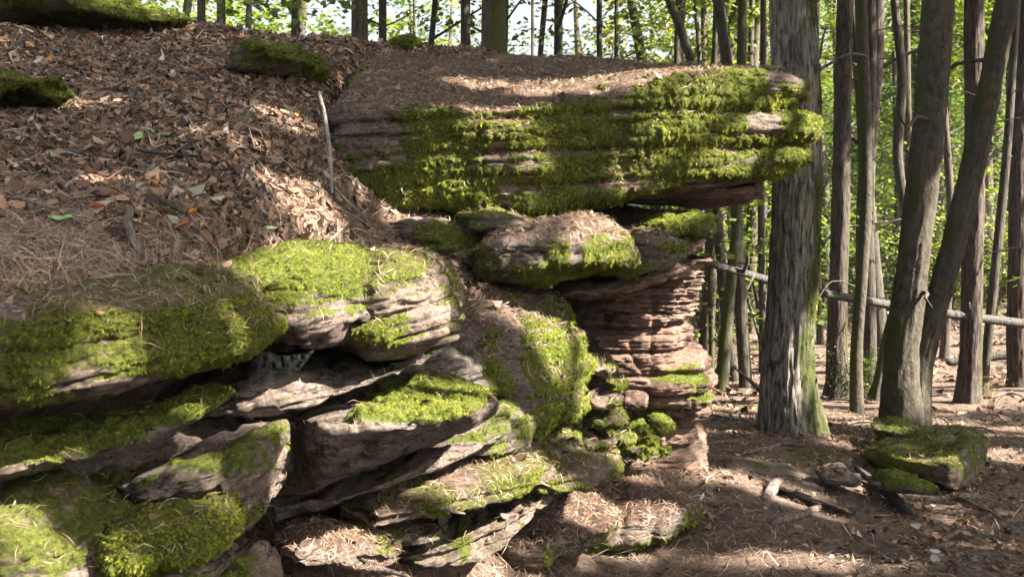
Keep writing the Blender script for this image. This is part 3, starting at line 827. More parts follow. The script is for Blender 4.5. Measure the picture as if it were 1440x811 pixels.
for k, ((a, b, t, bo, Y), bi, lab) in enumerate(bul):
    w = b - a; q = random.Random(k)
    R('rock_step', lab, [(a, t + 10, bo - 6, Y + .05, .8), (a + w * .3, t + q.uniform(0, 4), bo, Y, .9), (a + w * .7, t + q.uniform(-2, 2), bo - 2, Y, .9), (b, t + 10, bo - 10, Y + .1, .6)], n=2.5, cap=3.5, seed=60 + k, amp=.05, nsc=.25, bias=bi + .2, up=0.0, mn=.6, lay=.09, layamp=.02, m=M_PINK, litter=.25, hang=1.2, dens=1.1, group='stepped mossy blocks of the middle outcrop', facet=.18, lump=.6)
R('strata_slab', 'cream layered slab with thin moss lines right of the honeycombed block', [(600, 590, 650, 4.0, .9), (650, 550, 640, 4.0, 1.0), (710, 528, 640, 4.15, 1.0), (770, 530, 630, 4.35, .9)], seed=75, bias=-.05, up=.1, lay=.05, layamp=.025, groove=.02, tilt='auto', n=2.8, amp=.04)

# mound rocks in the middle left
R('mossy_boulder', 'dark mossy boulder with a smooth brown underside left of the sunlit boulder', [(290, 352, 425, 3.0, 1.2), (330, 338, 462, 2.9, 1.3), (390, 334, 484, 2.85, 1.3), (450, 340, 486, 2.9, 1.2), (500, 356, 478, 3.0, 1.1), (548, 400, 455, 3.15, .8)], seed=81, bias=.15, up=.55, n=2.3, cap=4, amp=.05, blobs=[(400, 465, 120, 22, -1.0), (400, 380, 90, 40, .3)], dens=1.2, lump=1.0)
R('sunlit_boulder', 'sunlit moss-topped boulder with a cracked pale sandstone front', [(440, 356, 500, 3.15, 1.1), (500, 346, 510, 3.1, 1.2), (550, 346, 512, 3.1, 1.3), (600, 357, 500, 3.2, 1.2), (635, 380, 480, 3.3, 1.0), (653, 415, 462, 3.45, .7)], seed=82, bias=-.05, up=.35, n=2.4, cap=4, amp=.05, layamp=.025, lay=.1, groove=.03, m=M_PINK, tilt=.2, blobs=[(560, 375, 50, 16, .6), (630, 400, 14, 30, .5), (540, 425, 40, 16, -.6), (530, 470, 60, 14, .3)], litter=.3)
R('rock_shelf', 'shadowed layered shelf beneath the two mossy boulders', [(260, 500, 580, 3.0, 1.0), (340, 486, 585, 3.0, 1.0), (430, 480, 580, 3.05, 1.0), (520, 474, 550, 3.2, 1.0), (600, 462, 520, 3.4, .9), (642, 450, 486, 3.5, .7)], seed=83, bias=-.35, up=.2, lay=.07, layamp=.04, groove=.03, tilt=.2, amp=.05, res=1.5)
R('rock_shelf', 'dark back rock behind the honeycombed block, half in shadow', [(280, 540, 740, 3.75, 1.0), (400, 530, 740, 3.8, 1.0), (520, 500, 700, 3.9, 1.0), (620, 470, 640, 4.1, .9), (690, 480, 600, 4.3, .8)], seed=84, bias=-.5, up=.1, lay=.1, layamp=.04, tilt=.2, res=1.9)

# near left slab
R('mossy_slab', 'large near slab at the left edge with a moss and needle covered top', [(-160, 395, 610, 1.95, 1.2), (-40, 385, 605, 2.0, 1.2), (60, 372, 582, 2.05, 1.2), (150, 372, 560, 2.1, 1.15), (240, 388, 540, 2.2, 1.0), (310, 412, 515, 2.35, .8), (358, 448, 492, 2.5, .5)], seed=91, bias=.42, up=.2, n=2.35, cap=7, amp=.035, nsc=.4, layamp=.02, groove=.02, tilt=.1, litter=.55, m=M_PINK,
  blobs=[(40, 600, 160, 22, -.9), (250, 540, 120, 10, -.7), (100, 440, 120, 30, .2), (20, 440, 40, 40, -.5), (260, 440, 90, 40, .3)], dens=1.2, lump=1.0)
R('rock_ledge', 'long narrow mossy ledge under the near left slab', [(-160, 600, 705, 2.12, .9), (0, 590, 680, 2.17, .9), (100, 572, 655, 2.22, .85), (200, 550, 625, 2.32, .8), (270, 536, 603, 2.45, .6), (300, 532, 580, 2.55, .5)], seed=92, bias=.22, up=.35, n=2.6, amp=.035, nsc=.3, layamp=.02, groove=.015, tilt=.1)
R('rock_shelf', 'shadowed rock wall behind the near left ledges', [(-200, 560, 900, 2.5, .8), (0, 560, 880, 2.52, .8), (150, 560, 840, 2.65, .8), (300, 560, 760, 2.9, .8)], seed=93, bias=-.3, up=.1, res=1.9)
hull('honeycomb_block', 'angular brown block with a honeycombed grey face and bright moss on top', [
    [(362, 560, 3.9), (364, 572, 3.35), (368, 640, 3.4), (374, 690, 3.45), (380, 690, 3.9)],
    [(405, 548, 4.0), (415, 590, 3.25), (418, 650, 3.3), (420, 697, 3.35), (430, 690, 3.9)],
    [(450, 538, 4.0), (452, 597, 3.0), (447, 650, 3.05), (452, 686, 3.12), (470, 660, 3.9)],
    [(500, 528, 4.05), (505, 596, 2.97), (505, 632, 3.05), (512, 668, 3.15), (520, 640, 3.9)],
    [(560, 520, 4.1), (560, 602, 2.98), (562, 622, 3.08), (566, 642, 3.22), (575, 620, 3.9)],
    [(615, 519, 4.15), (618, 592, 3.06), (620, 606, 3.15), (622, 622, 3.3), (630, 600, 3.9)],
    [(660, 532, 4.1), (664, 580, 3.2), (665, 592, 3.25), (668, 602, 3.4), (672, 592, 3.9)],
    [(688, 548, 3.8), (692, 566, 3.4), (693, 574, 3.44), (692, 586, 3.5), (690, 584, 3.7)]],
    seed=94, bias=-.85, up=.35, amp=.022, nsc=.45, layamp=.004, soft=9, blobs=[(595, 566, 76, 34, 1.6), (520, 588, 45, 10, .9), (600, 585, 60, 10, .5), (455, 590, 14, 6, .7), (668, 562, 24, 14, 1.1)], dens=1.5, lump=1.8, pits=[(480, 640, 60, 45, 1.3)])
R('block_stone', 'grey sloping block with thin yellow moss above the brightest moss cushion', [(155, 655, 705, 2.5, .6), (205, 622, 710, 2.45, .7), (265, 594, 705, 2.45, .7), (310, 584, 700, 2.5, .6), (335, 590, 690, 2.6, .5)], seed=95, bias=-.05, up=.25, n=2.8, amp=.03, nsc=.25)
R('block_stone', 'upright mossy stone with a hanging moss front beside the honeycombed block', [(300, 610, 730, 2.6, .5), (325, 592, 745, 2.55, .6), (355, 590, 742, 2.6, .6), (379, 605, 720, 2.7, .5)], seed=96, bias=.0, up=.1, n=2.8, cap=4, amp=.04, nsc=.25, hang=1.3)
R('mossy_cushion_stone', 'brightest sunlit moss cushion over a rounded stone at lower left', [(128, 715, 790, 2.25, .5), (170, 690, 797, 2.2, .6), (220, 682, 799, 2.2, .6), (270, 692, 797, 2.25, .6), (307, 725, 785, 2.35, .4)], seed=97, bias=.7, up=.1, n=2.4, cap=3.2, amp=.035, nsc=.3, dens=1.5, tone=.25, lump=1.6, litter=.2)  # moss tone raised: part of the sunlit brightness is in its colour
R('mossy_rock', 'dim mossy rock in the bottom left corner', [(-120, 665, 900, 2.0, .7), (0, 645, 880, 2.05, .8), (80, 650, 870, 2.1, .8), (150, 676, 850, 2.2, .6), (180, 710, 830, 2.3, .5)], seed=98, bias=.28, tone=-.6, up=.1, n=2.6, amp=.06, nsc=.3, litter=.1, res=1.4)  # moss tone lowered: the corner's dimness is partly put into the colour
R('small_rock', 'small mossy stone below the brightest moss cushion at the bottom edge', [(190, 778, 850, 2.2, .4), (240, 768, 850, 2.2, .4), (300, 772, 850, 2.25, .4)], seed=99, bias=.1, up=.2, n=2.6, amp=.03, nsc=.2)
R('small_rock', 'smooth brown stone with a mossy left side at the bottom edge', [(290, 760, 850, 2.35, .5), (340, 758, 850, 2.35, .5), (386, 785, 850, 2.45, .4)], seed=201, bias=-.2, up=.1, n=2.3, cap=3, blobs=[(320, 790, 22, 20, .7)])
R('small_rock', 'mossy stub stone under the upright mossy stone', [(290, 690, 760, 2.5, .5), (330, 700, 765, 2.5, .5), (362, 705, 750, 2.55, .4)], seed=202, bias=.2, n=2.5, amp=.03)

# lower ramps
R('strata_slab', 'long grey slanting ledge right below the honeycombed block', [(370, 690, 735, 3.4, .8), (440, 672, 728, 3.4, .8), (520, 640, 705, 3.5, .8), (600, 600, 672, 3.65, .8), (680, 570, 640, 3.85, .7), (720, 560, 610, 4.0, .6)], seed=211, bias=-.25, up=.25, lay=.06, layamp=.02, groove=.015, tilt='auto', n=2.8)
R('strata_slab', 'thick banded sandstone slab slanting up from the bottom edge', [(560, 748, 810, 3.75, .8), (610, 722, 800, 3.75, .8), (680, 690, 782, 3.85, .8), (740, 662, 740, 4.05, .8), (788, 645, 700, 4.25, .7)], seed=212, bias=-.2, up=.1, lay=.11, layamp=.035, groove=.03, tilt='auto', n=3.0, litter=.2, blobs=[(755, 680, 20, 30, .6), (650, 750, 12, 30, .5), (720, 735, 30, 12, .4)], m=M_PINK)
R('strata_slab', 'flat buried slab with needles at the bottom edge left of the banded slab', [(430, 730, 790, 3.5, .8), (500, 715, 790, 3.5, .8), (580, 700, 780, 3.6, .8), (640, 680, 760, 3.8, .7)], seed=213, bias=-.2, up=.0, lay=.1, layamp=.02, tilt='auto', litter=.8, n=2.6, blobs=[(500, 710, 50, 14, .5)])
R('strata_slab', 'broad tilted sandstone ledge with moss patches below the tall mossy rock', [(450, 704, 752, 3.45, 1.0), (520, 676, 745, 3.45, 1.1), (600, 648, 730, 3.55, 1.2), (680, 620, 715, 3.75, 1.2), (750, 604, 690, 3.98, 1.1), (790, 612, 672, 4.2, .8)], seed=241, bias=.05, up=.15, lay=.07, layamp=.035, groove=.03, tilt='auto', n=3.0, litter=.45, m=M_PINK, amp=.04, blobs=[(740, 640, 50, 40, .5), (600, 690, 30, 16, .4)])
R('strata_slab', 'wide mossy foot of the stepped rocks above the small needle hump', [(720, 610, 690, 4.15, 1.0), (770, 600, 700, 4.15, 1.1), (830, 612, 690, 4.3, 1.1), (880, 630, 668, 4.55, .9)], seed=242, bias=.25, up=.0, lay=.09, layamp=.03, groove=.03, n=2.8, litter=.5, m=M_PINK, amp=.05)
R('strata_slab', 'low flat rock with needles between the long grey ledge and the bottom edge', [(385, 735, 790, 3.15, .9), (440, 728, 800, 3.15, 1.0), (510, 738, 800, 3.25, 1.0), (570, 752, 800, 3.4, .8)], seed=243, bias=-.05, up=.0, lay=.08, layamp=.02, n=2.6, litter=1.0, amp=.05, blobs=[(410, 745, 30, 14, .6)])
R('needle_mound_rock', 'low rounded rock covered in brown needles with a dark mossy right end', [(760, 690, 790, 4.7, 1.0), (820, 650, 780, 4.75, 1.2), (880, 636, 765, 4.8, 1.3), (940, 648, 752, 4.85, 1.2), (975, 668, 742, 4.95, .9), (990, 700, 730, 5.1, .6)], seed=214, bias=-.15, up=-.25, n=2.0, cap=4, amp=.05, litter=2.2, blobs=[(970, 705, 22, 35, 1.0), (960, 690, 20, 20, .4)])
R('needle_mound_rock', 'small needle-strewn hump in front of the larger needle mound', [(700, 712, 800, 4.3, .9), (760, 686, 798, 4.3, 1.0), (820, 680, 790, 4.35, 1.0), (860, 695, 770, 4.4, .8), (880, 715, 755, 4.5, .5)], seed=215, bias=-.2, up=-.1, n=1.9, cap=3.5, litter=2.2, blobs=[(860, 710, 14, 20, .8), (825, 715, 15, 12, .5)])

# stones on the path and at the right
hull('boulder', 'big mossy boulder with a dark flat end lying in front of the forked tree', [
    [(1221, 630, 6.75), (1221, 636, 6.6), (1223, 648, 6.55), (1224, 646, 6.8)],
    [(1248, 612, 7.0), (1250, 640, 6.3), (1254, 656, 6.3), (1262, 650, 6.9)],
    [(1300, 602, 7.1), (1298, 650, 6.1), (1300, 672, 6.12), (1310, 664, 6.9)],
    [(1345, 595, 7.1), (1338, 652, 5.92), (1338, 692, 5.95), (1350, 680, 6.9)],
    [(1370, 598, 7.0), (1364, 622, 6.3), (1364, 689, 6.15), (1372, 680, 6.9)],
    [(1386, 608, 6.9), (1385, 618, 6.6), (1384, 677, 6.45), (1383, 672, 6.8)]],
    seed=221, bias=.22, up=.25, amp=.03, nsc=.5, tone=-.1, litter=.3, blobs=[(1345, 612, 12, 22, -.35), (1320, 682, 60, 10, -.7)], dens=.9, lump=.8, hang=.4)
R('boulder', 'small flat mossy rock tucked behind the big mossy boulder', [(1236, 598, 612, 7.0, .4), (1265, 583, 618, 6.9, .6), (1300, 586, 618, 6.9, .6), (1324, 600, 616, 7.0, .4)], seed=222, bias=.2, tone=-.3)
R('boulder', 'low dark mossy stone at the near foot of the big boulder', [(1246, 668, 690, 5.6, .4), (1285, 662, 694, 5.55, .45), (1322, 680, 696, 5.6, .3)], seed=223, bias=.05, tone=-.4, n=2.3, cap=3)
R('stone', 'dark bare stone half buried left of the low mossy stone', [(1228, 668, 688, 5.7, .3), (1250, 664, 690, 5.65, .3), (1268, 674, 690, 5.7, .25)], seed=224, bias=-.5, n=2.3, cap=3)
R('stone', 'dark rounded stone in the path beside the dead branch', [(1160, 660, 680, 5.9, .3), (1190, 648, 684, 5.85, .4), (1216, 660, 684, 5.9, .3)], seed=225, bias=-.5, n=2.3, cap=3)
R('path_slab', 'flat grey-violet rock slab set in the path near the pillar', [(1000, 650, 668, 6.2, .6), (1050, 642, 676, 6.1, .8), (1110, 646, 680, 6.1, .7), (1140, 662, 676, 6.2, .4)], seed=226, bias=-.4, n=3, amp=.02, blobs=[(1060, 650, 30, 6, .5)], res=1.4)
R('path_slab', 'flat mossy rock slab in front of the oak base', [(1080, 640, 656, 6.9, .5), (1140, 636, 664, 6.8, .8), (1210, 640, 666, 6.8, .8), (1235, 650, 662, 6.9, .4)], seed=227, bias=.0, n=3, amp=.02, res=1.4)
R('path_slab', 'narrow rock rib crossing the path towards the lower right', [(1085, 668, 686, 5.6, .5), (1130, 672, 700, 5.5, .5), (1180, 692, 722, 5.35, .45), (1210, 712, 730, 5.3, .3)], seed=228, bias=-.7, n=2.6, amp=.03, litter=.5, res=1.4)
R('path_slab', 'smooth violet rock surface at the right edge beyond the boulder', [(1370, 680, 700, 6.1, .7), (1420, 664, 705, 6.1, .9), (1500, 664, 710, 6.0, .9)], seed=229, bias=-.6, n=3, amp=.02, res=1.4)

# boulders on top of the hillside
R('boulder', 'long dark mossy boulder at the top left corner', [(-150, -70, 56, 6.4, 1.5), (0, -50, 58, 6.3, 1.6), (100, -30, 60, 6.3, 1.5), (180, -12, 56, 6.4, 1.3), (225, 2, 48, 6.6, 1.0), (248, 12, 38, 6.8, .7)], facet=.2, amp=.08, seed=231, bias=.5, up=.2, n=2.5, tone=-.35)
R('boulder', 'oval moss-covered boulder sitting on the leaf slope near the ridge', [(304, 76, 98, 6.0, .8), (340, 62, 118, 5.8, 1.0), (385, 58, 126, 5.75, 1.1), (430, 64, 122, 5.8, 1.0), (452, 76, 108, 6.0, .7)], facet=.2, amp=.08, seed=232, bias=.45, up=.2, n=2.7, cap=4, tone=-.1, blobs=[(350, 108, 30, 8, -.6)])
R('boulder', 'dark mossy rock poking in at the left edge of the leaf slope', [(-120, 78, 190, 4.2, .8), (-40, 78, 160, 4.2, .8), (20, 92, 140, 4.3, .7), (62, 118, 130, 4.4, .4)], facet=.2, amp=.08, seed=233, bias=.6, tone=-.3)
R('boulder', 'small yellow-green mossy stone standing on the ridge', [(546, 62, 76, 7.7, .4), (566, 45, 78, 7.6, .5), (582, 48, 78, 7.6, .4), (588, 60, 76, 7.7, .3)], seed=234, bias=.6, n=2.4, cap=3.5)

# ------------------------------------------------------------------ trees
def tube(path, rad, nv, nl, seed=0, ridge=0.0, moss_dir=None, moss_amt=0.0, flare=0.0, lumps=0.05, cap=True, spacing=None):
    """tapered limb along a smoothed path; returns grid, moss"""
    path = np.asarray(path, float); rad = np.asarray(rad, float)
    A = cr(np.concatenate([path, rad[:, None]], 1), nl)
    c, r = A[:, :3], np.maximum(A[:, 3], 0.001)
    t = norm(np.gradient(c, axis=0))
    ref = np.array([0.3, 1.0, 0.1]) if abs(t[:, 2]).mean() > 0.5 else np.array([0.0, 0.1, 1.0])
    a = norm(np.cross(t, ref)); b = np.cross(t, a)
    th = np.arange(nv) / nv * 2 * math.pi
    D = a[:, None] * np.cos(th)[None, :, None] + b[:, None] * np.sin(th)[None, :, None]
    s = np.linspace(0, 1, nl)
    rr = r[:, None] * (1 + lumps * fbm(c[:, None] * 1.3 + D * 1.2, 3, seed))
    if flare > 0:
        hgt = np.linalg.norm(c - c[0], axis=1)
        fl = np.exp(-hgt / (1.5 * r[0]))
        rr = rr * (1 + flare * fl[:, None] * (0.55 + 0.6 * np.maximum(0, np.cos(th * 4 + seed) + 0.5 * np.cos(th * 7 + 2)))[None])
    if ridge > 0:
        q = np.stack([np.cos(th)[None] * 5.5 + 0 * rr, np.sin(th)[None] * 5.5 + 0 * rr, (c[:, 2:3] * 2.6) + 0 * rr], -1)
        q = q + 0.25 * fbm(q * np.array([.5, .5, 2.2]), 2, seed + 6)[..., None]
        rn = 1 - np.abs(fbm(q, 4, seed + 4, .6)) * 3.2
        rr = rr - ridge * np.clip(rn, 0, 1)
    G = c[:, None] + D * rr[..., None]
    if cap:
        G[-1] = c[-1] + (G[-1] - c[-1]) * 0.05
        G[0] = c[0] + (G[0] - c[0])
    moss = np.zeros(G.shape[:2])
    if moss_dir is not None:
        md = norm(np.array(moss_dir, float))
        moss = np.clip((D @ md) * 0.9 + 0.7 * fbm(G * np.array([6, 6, 2.5]), 4, seed + 2) + moss_amt, 0, 1)
    return G, moss

def join_grids(gs):
    Vs, Fs, Ms, k = [], [], [], 0
    for G, mo in gs:
        Vs.append(G.reshape(-1, 3)); Ms.append(mo.ravel())
        Fs.append(grid_faces(G.shape[0], G.shape[1], True) + k); k += G.shape[0] * G.shape[1]
    return np.concatenate(Vs), np.concatenate(Fs), np.concatenate(Ms)

# places kept sunlit by leaving out crown leaves towards the sun (radius in metres)
GAPS = [(590, 390, 3.2, .30), (520, 350, 3.3, .22), (470, 315, 3.9, .25), (400, 290, 4.2, .22), (640, 440, 3.5, .2), (800, 440, 4.8, .42), (780, 540, 4.6, .35), (860, 560, 4.8, .3),
        (985, 540, 5.9, .42), (950, 450, 5.8, .25), (920, 610, 5.4, .2), (570, 560, 3.2, .28), (500, 580, 3.1, .15), (640, 570, 3.4, .2), (230, 728, 2.2, .22), (280, 740, 2.25, .12), (200, 600, 2.4, .12), (280, 470, 2.4, .16), (330, 470, 2.5, .1), (340, 640, 2.6, .1),
        (800, 200, 5.5, .3), (930, 210, 5.6, .26), (640, 230, 5.5, .14), (720, 260, 5.5, .16), (1010, 200, 5.7, .18), (850, 110, 6.0, .3), (700, 110, 6.4, .2), (830, 350, 4.8, .25), (960, 310, 5.6, .16),
        (1050, 700, 5.6, .17), (1150, 790, 4.6, .15), (1120, 800, 4.5, .1), (1060, 795, 4.6, .13), (1225, 795, 4.6, .1), (980, 740, 5.1, .1), (740, 790, 4.4, .25), (650, 720, 4.0, .3), (1020, 600, 9.0, .8), (1060, 560, 11, 1.0), (1180, 530, 12, 1.0), (1400, 620, 8, .5), (1420, 480, 14, 1.2), (1000, 560, 11, 1.0), (1300, 540, 11, .6), (1250, 500, 14, 1.5), (700, 40, 10, .6), (560, 640, 3.7, .16), (700, 640, 4.2, .25),
        (240, 590, 2.4, .12), (340, 620, 2.6, .1), (560, 760, 3.6, .3), (430, 750, 3.3, .2), (660, 780, 4.0, .3), (880, 170, 5.5, .35), (720, 200, 5.5, .25), (600, 230, 5.5, .2), (1000, 130, 5.7, .2), (430, 620, 3.0, .1), (900, 700, 4.9, .2), (1340, 720, 5.4, .1), (1420, 650, 7, .2), (150, 250, 3.7, .12), (300, 200, 4.6, .14), (420, 160, 5.4, .2), (90, 150, 4.9, .15), (620, 180, 5.5, .14), (680, 230, 5.5, .2), (760, 190, 5.5, .22), (840, 230, 5.5, .24), (920, 160, 5.6, .22), (1000, 170, 5.7, .22), (1080, 150, 5.8, .18), (1120, 180, 5.9, .16), (580, 260, 5.5, .12), (150, 460, 2.1, .12), (250, 450, 2.3, .12), (380, 380, 3.0, .14), (700, 600, 4.4, .2), (820, 620, 4.6, .2), (1110, 660, 6.2, .1), (1290, 770, 4.9, .09), (1180, 735, 5.2, .08), (1380, 780, 4.8, .1), (1060, 640, 6.6, .12), (1200, 620, 7.2, .14), (1330, 620, 6.3, .14), (1290, 640, 6.2, .16), (985, 560, 5.7, .35), (965, 480, 5.6, .25), (1085, 230, 7.6, .1), (1140, 500, 7.6, .2), (1300, 610, 6, .15)]
GW = np.array([P(a, b, c) for a, b, c, d in GAPS]); GR = 1.6 * np.array([d for *_, d in GAPS])
def in_gap(p):
    """True for points that would shade a sunlit place"""
    keep = np.zeros(len(p), bool)
    for g, r in zip(GW, GR):
        v = p - g
        t = v @ sd
        d = np.linalg.norm(v - t[:, None] * sd, axis=1)
        keep |= (d < r) & (t > 0.8)
    return keep

def spray_leaves(centers, n_each, size, leaf, r, flat=0.22, droop=0.25):
    """sprays of leaves: flat drooping fans as beech and oak twigs carry them"""
    m = len(centers)
    c = np.repeat(centers, n_each, 0)
    az = np.repeat(r.random(m) * 2 * math.pi, n_each)
    u = r.random(m * n_each) ** 0.6; lat = r.normal(0, 0.33, m * n_each) * (0.35 + 0.65 * u)
    sz = np.repeat(size * (0.6 + 0.8 * r.random(m)), n_each)
    x = (u - 0.5) * sz; y = lat * sz
    z = r.normal(0, flat * 0.3, m * n_each) * sz - droop * u ** 2 * sz
    p = c + np.stack([x * np.cos(az) - y * np.sin(az), x * np.sin(az) + y * np.cos(az), z], 1)
    la = az + r.normal(0, 1.0, m * n_each)
    d = norm(np.stack([np.cos(la), np.sin(la), -0.25 + 0.35 * r.normal(0, 1, m * n_each)], 1))
    nn = norm(np.array([0, 0, 1.0]) + r.normal(0, 0.45, (m * n_each, 3)))
    side = norm(np.cross(d, nn))
    L = leaf * (0.65 + 0.7 * r.random(m * n_each))
    return p, d, side, L

LEAF_TONES = {'green': [(0.045, 0.075, 0.012), (0.085, 0.13, 0.018), (0.13, 0.17, 0.022)],
              'yellow': [(0.08, 0.115, 0.022), (0.16, 0.185, 0.035), (0.26, 0.26, 0.06)],
              'blue': [(0.035, 0.07, 0.03), (0.06, 0.11, 0.035), (0.10, 0.15, 0.04)],
              'rust': [(0.12, 0.06, 0.03), (0.20, 0.11, 0.05), (0.26, 0.17, 0.06)]}
def leaf_mesh(name, centers, n_each, size, leaf, r, tone='green', gaps=False, wide=0.62):
    p, d, side, L = spray_leaves(centers, n_each, size, leaf, r)
    if gaps:
        k = ~in_gap(p); p, d, side, L = p[k], d[k], side[k], L[k]
    V, Fc = kites(p, d, side, L, L * wide, None, 0, 0.45)
    T = np.array(LEAF_TONES[tone])
    a = np.clip(0.5 + 0.5 * fbm(p * 0.5, 2, 9) + r.normal(0, 0.25, len(p)), 0, 1)[:, None] * 2
    col = np.where(a < 1, T[0] + (T[1] - T[0]) * a, T[1] + (T[2] - T[1]) * (a - 1))
    return V, Fc, np.repeat(col, 4, 0)

def limb_set(c, r, base_h, top_h, spread, n, rad, seed):
    gs = []
    ends = []
    for k in range(n):
        h = base_h + (top_h - base_h) * r.random()
        az = r.random() * 6.28
        L = spread * (0.6 + 0.6 * r.random()) * (1.1 - 0.5 * (h - base_h) / max(top_h - base_h, .1))
        s = np.array([c(h)[0], c(h)[1], h]); d = np.array([math.cos(az), math.sin(az), 0])
        pts = [s, s + d * L * .35 + [0, 0, L * .22], s + d * L * .7 + [r.normal(0, .1) * L, r.normal(0, .1) * L, L * .38], s + d * L + [r.normal(0, .15) * L, r.normal(0, .15) * L, L * .45]]
        q = rad * (0.25 + 0.2 * r.random())
        gs.append(tube(pts, [q, q * .7, q * .45, q * .12], 7, 12, seed + k))
        ends.append(np.array(pts))
    return gs, ends

TRUNK_BARK = {'oak': M_OAK, 'pine': M_PINE, 'beech': M_BEECH, 'dark': M_DARK}
def near_tree(name, label, stems, bark, seed, crown_h=(5.5, 12), crown_r=2.6, sprays=90, per=26, leaf=0.12, ridge=0.0, flare=0.5, moss_dir=(1, -.3, 0), moss_amt=-0.5, nv=28, nl=120, tone='green', height=13.0, group=None, crown_off=(0, 0), blades=0, gaps=True, limbs=7, extra=None):
    """stems: list of (list of world path points, list of radii); every stem goes on upwards out of the frame into a crown"""
    r = np.random.default_rng(seed)
    base = np.array(stems[0][0][0], float)
    e = empty(name, base)
    tag(e, label, 'tree', group)
    m = TRUNK_BARK[bark]
    cents = []
    allL = []
    for si, (path, rad) in enumerate(stems):
        path = [np.array(p, float) for p in path]; rad = list(rad)
        top = path[-1]; d = norm(path[-1] - path[-2])
        d = norm(d + np.array([0, 0, 0.6]))
        rem = height - top[2]
        if rem > 1:
            for f in (0.35, 0.7, 1.0):
                path.append(top + d * rem * f + np.array([r.normal(0, .12), r.normal(0, .12), 0])); rad.append(rad[len(rad) - 1] * (0.72 if f < 1 else 0.2))
        path[0] = path[0] - norm(path[1] - path[0]) * 0.25
        path = np.array(path)
        zs = path[:, 2]
        # resample path evenly in height
        hh = np.linspace(zs[0], zs[-1], max(10, len(zs) * 2))
        Q = np.stack([np.interp(hh, zs, path[:, k]) for k in range(3)], 1); rd = np.interp(hh, zs, rad)
        wv = np.stack([np.zeros(len(hh)) + seed, np.zeros(len(hh)), hh * .45], 1)
        am = np.minimum(rd[0] * .5, .05) * sstep(0, .8, hh - zs[0])
        Q[:, 0] += am * vn(wv, 3) * 1.2; Q[:, 1] += am * vn(wv, 4)
        G, mo = tube(Q, rd, nv, nl, seed + si, ridge, moss_dir, moss_amt, flare if si == 0 else flare * .5)
        G[..., :] -= base
        V, Fc, Mo = join_grids([(G, mo)])
        obj('trunk', mesh_data('trunk', V, Fc, m, {'moss': Mo}), e)
        if blades and moss_dir is not None:
            Nn = grid_normals(G, True).reshape(-1, 3)
            moss_blades(V + base, Nn, Fc, np.clip(Mo * 1.0 - .1, 0, 1) * (V[:, 2] < 4), r, e, 1.2, blades, -.25, base)
        cf = lambda h, Q=Q: np.array([np.interp(h, Q[:, 2], Q[:, 0]), np.interp(h, Q[:, 2], Q[:, 1])])
        gs, ends = limb_set(cf, r, crown_h[0], crown_h[1], crown_r, limbs, rd[0] * 1.0, seed + 10)
        for q_ in range(4):
            h = zs[0] + r.uniform(1.0, 5.0); c0 = np.array([*cf(h), h]); az = r.random() * 6.28; Ls = r.uniform(.15, 1.1); rr0 = max(.006, rd[0] * r.uniform(.08, .16))
            dv = np.array([math.cos(az), math.sin(az), r.uniform(-.1, .5)])
            gs.append(tube([c0, c0 + dv * Ls * .4 + [0, 0, r.normal(0, .05)], c0 + dv * Ls * .75 + r.normal(0, .07, 3), c0 + dv * Ls + r.normal(0, .1, 3)], [rr0, rr0 * .7, rr0 * .45, rr0 * .15], 6, 10, seed + q_))
        for gl in gs:
            Vl, Fl, Ml = join_grids([gl])
            obj('limb', mesh_data('limb', Vl - base, Fl, m, {'moss': Ml * 0}), e)
        ctr = np.array([*cf((crown_h[0] + crown_h[1]) / 2), (crown_h[0] + crown_h[1]) / 2]) + np.array([*crown_off, 0])
        k = sprays // len(stems)
        u = norm(r.normal(0, 1, (k, 3))) * (r.random((k, 1)) ** (1 / 2.2))
        cs = ctr + u * np.array([crown_r, crown_r, (crown_h[1] - crown_h[0]) / 2])
        near = np.concatenate([en[1:] for en in ends]) + r.normal(0, .35, (len(ends) * 3, 3))
        cents.append(np.concatenate([cs, near]))
    if extra is not None: cents.append(extra)
    V, Fc, col = leaf_mesh('crown', np.concatenate(cents), per, 1.0, leaf, r, tone, gaps)
    obj('crown', mesh_data('crown', V - base, Fc, M_LEAF, {'col': col}, False), e)
    return e

def pxpath(pts, Y, rpx):
    return [P(a, b, Y) for a, b in pts], [w / 2 / F * Y for w in rpx]

# ---- trees seen in the frame (nearest first)
pth = pxpath([(1112, 606, ), (1111, 570), (1111, 480), (1112, 300), (1113, 100), (1116, -100)], 7.75, [82, 74, 69, 68, 66, 64])
near_tree('oak_tree', 'thick straight oak with furrowed grey bark and a green mossy right flank', [pth], 'oak', 301, (6.5, 13), 3.0, 130, ridge=0.022, flare=0.55, nv=120, nl=330, moss_dir=(1, -.25, 0), moss_amt=-.3, blades=.9)
a = pxpath([(1272, 588), (1276, 520), (1285, 420), (1297, 300), (1312, 170), (1328, 0), (1340, -120)], 7.6, [60, 48, 44, 44, 44, 45, 44])
b = pxpath([(1292, 590), (1300, 530), (1322, 440), (1350, 330), (1380, 200), (1412, 60), (1445, -90)], 7.7, [46, 38, 34, 33, 33, 32, 32])
near_tree('forked_tree', 'dark tree forking from its foot into two leaning trunks behind the big mossy boulder', [a, b], 'beech', 302, (6.0, 13), 3.0, 130, nv=56, nl=200, flare=.25, moss_dir=(-1, -.4, .0), moss_amt=-.62, ridge=0.014)
near_tree('pine_tree', 'straight reddish-brown trunk just right of the thick oak', [pxpath([(1177, 546), (1178, 400), (1180, 200), (1183, 0), (1184, -100)], 11.5, [31, 27, 25, 23, 22])], 'pine', 303, (7, 14), 2.2, 80, ridge=.014, nv=44, nl=160)
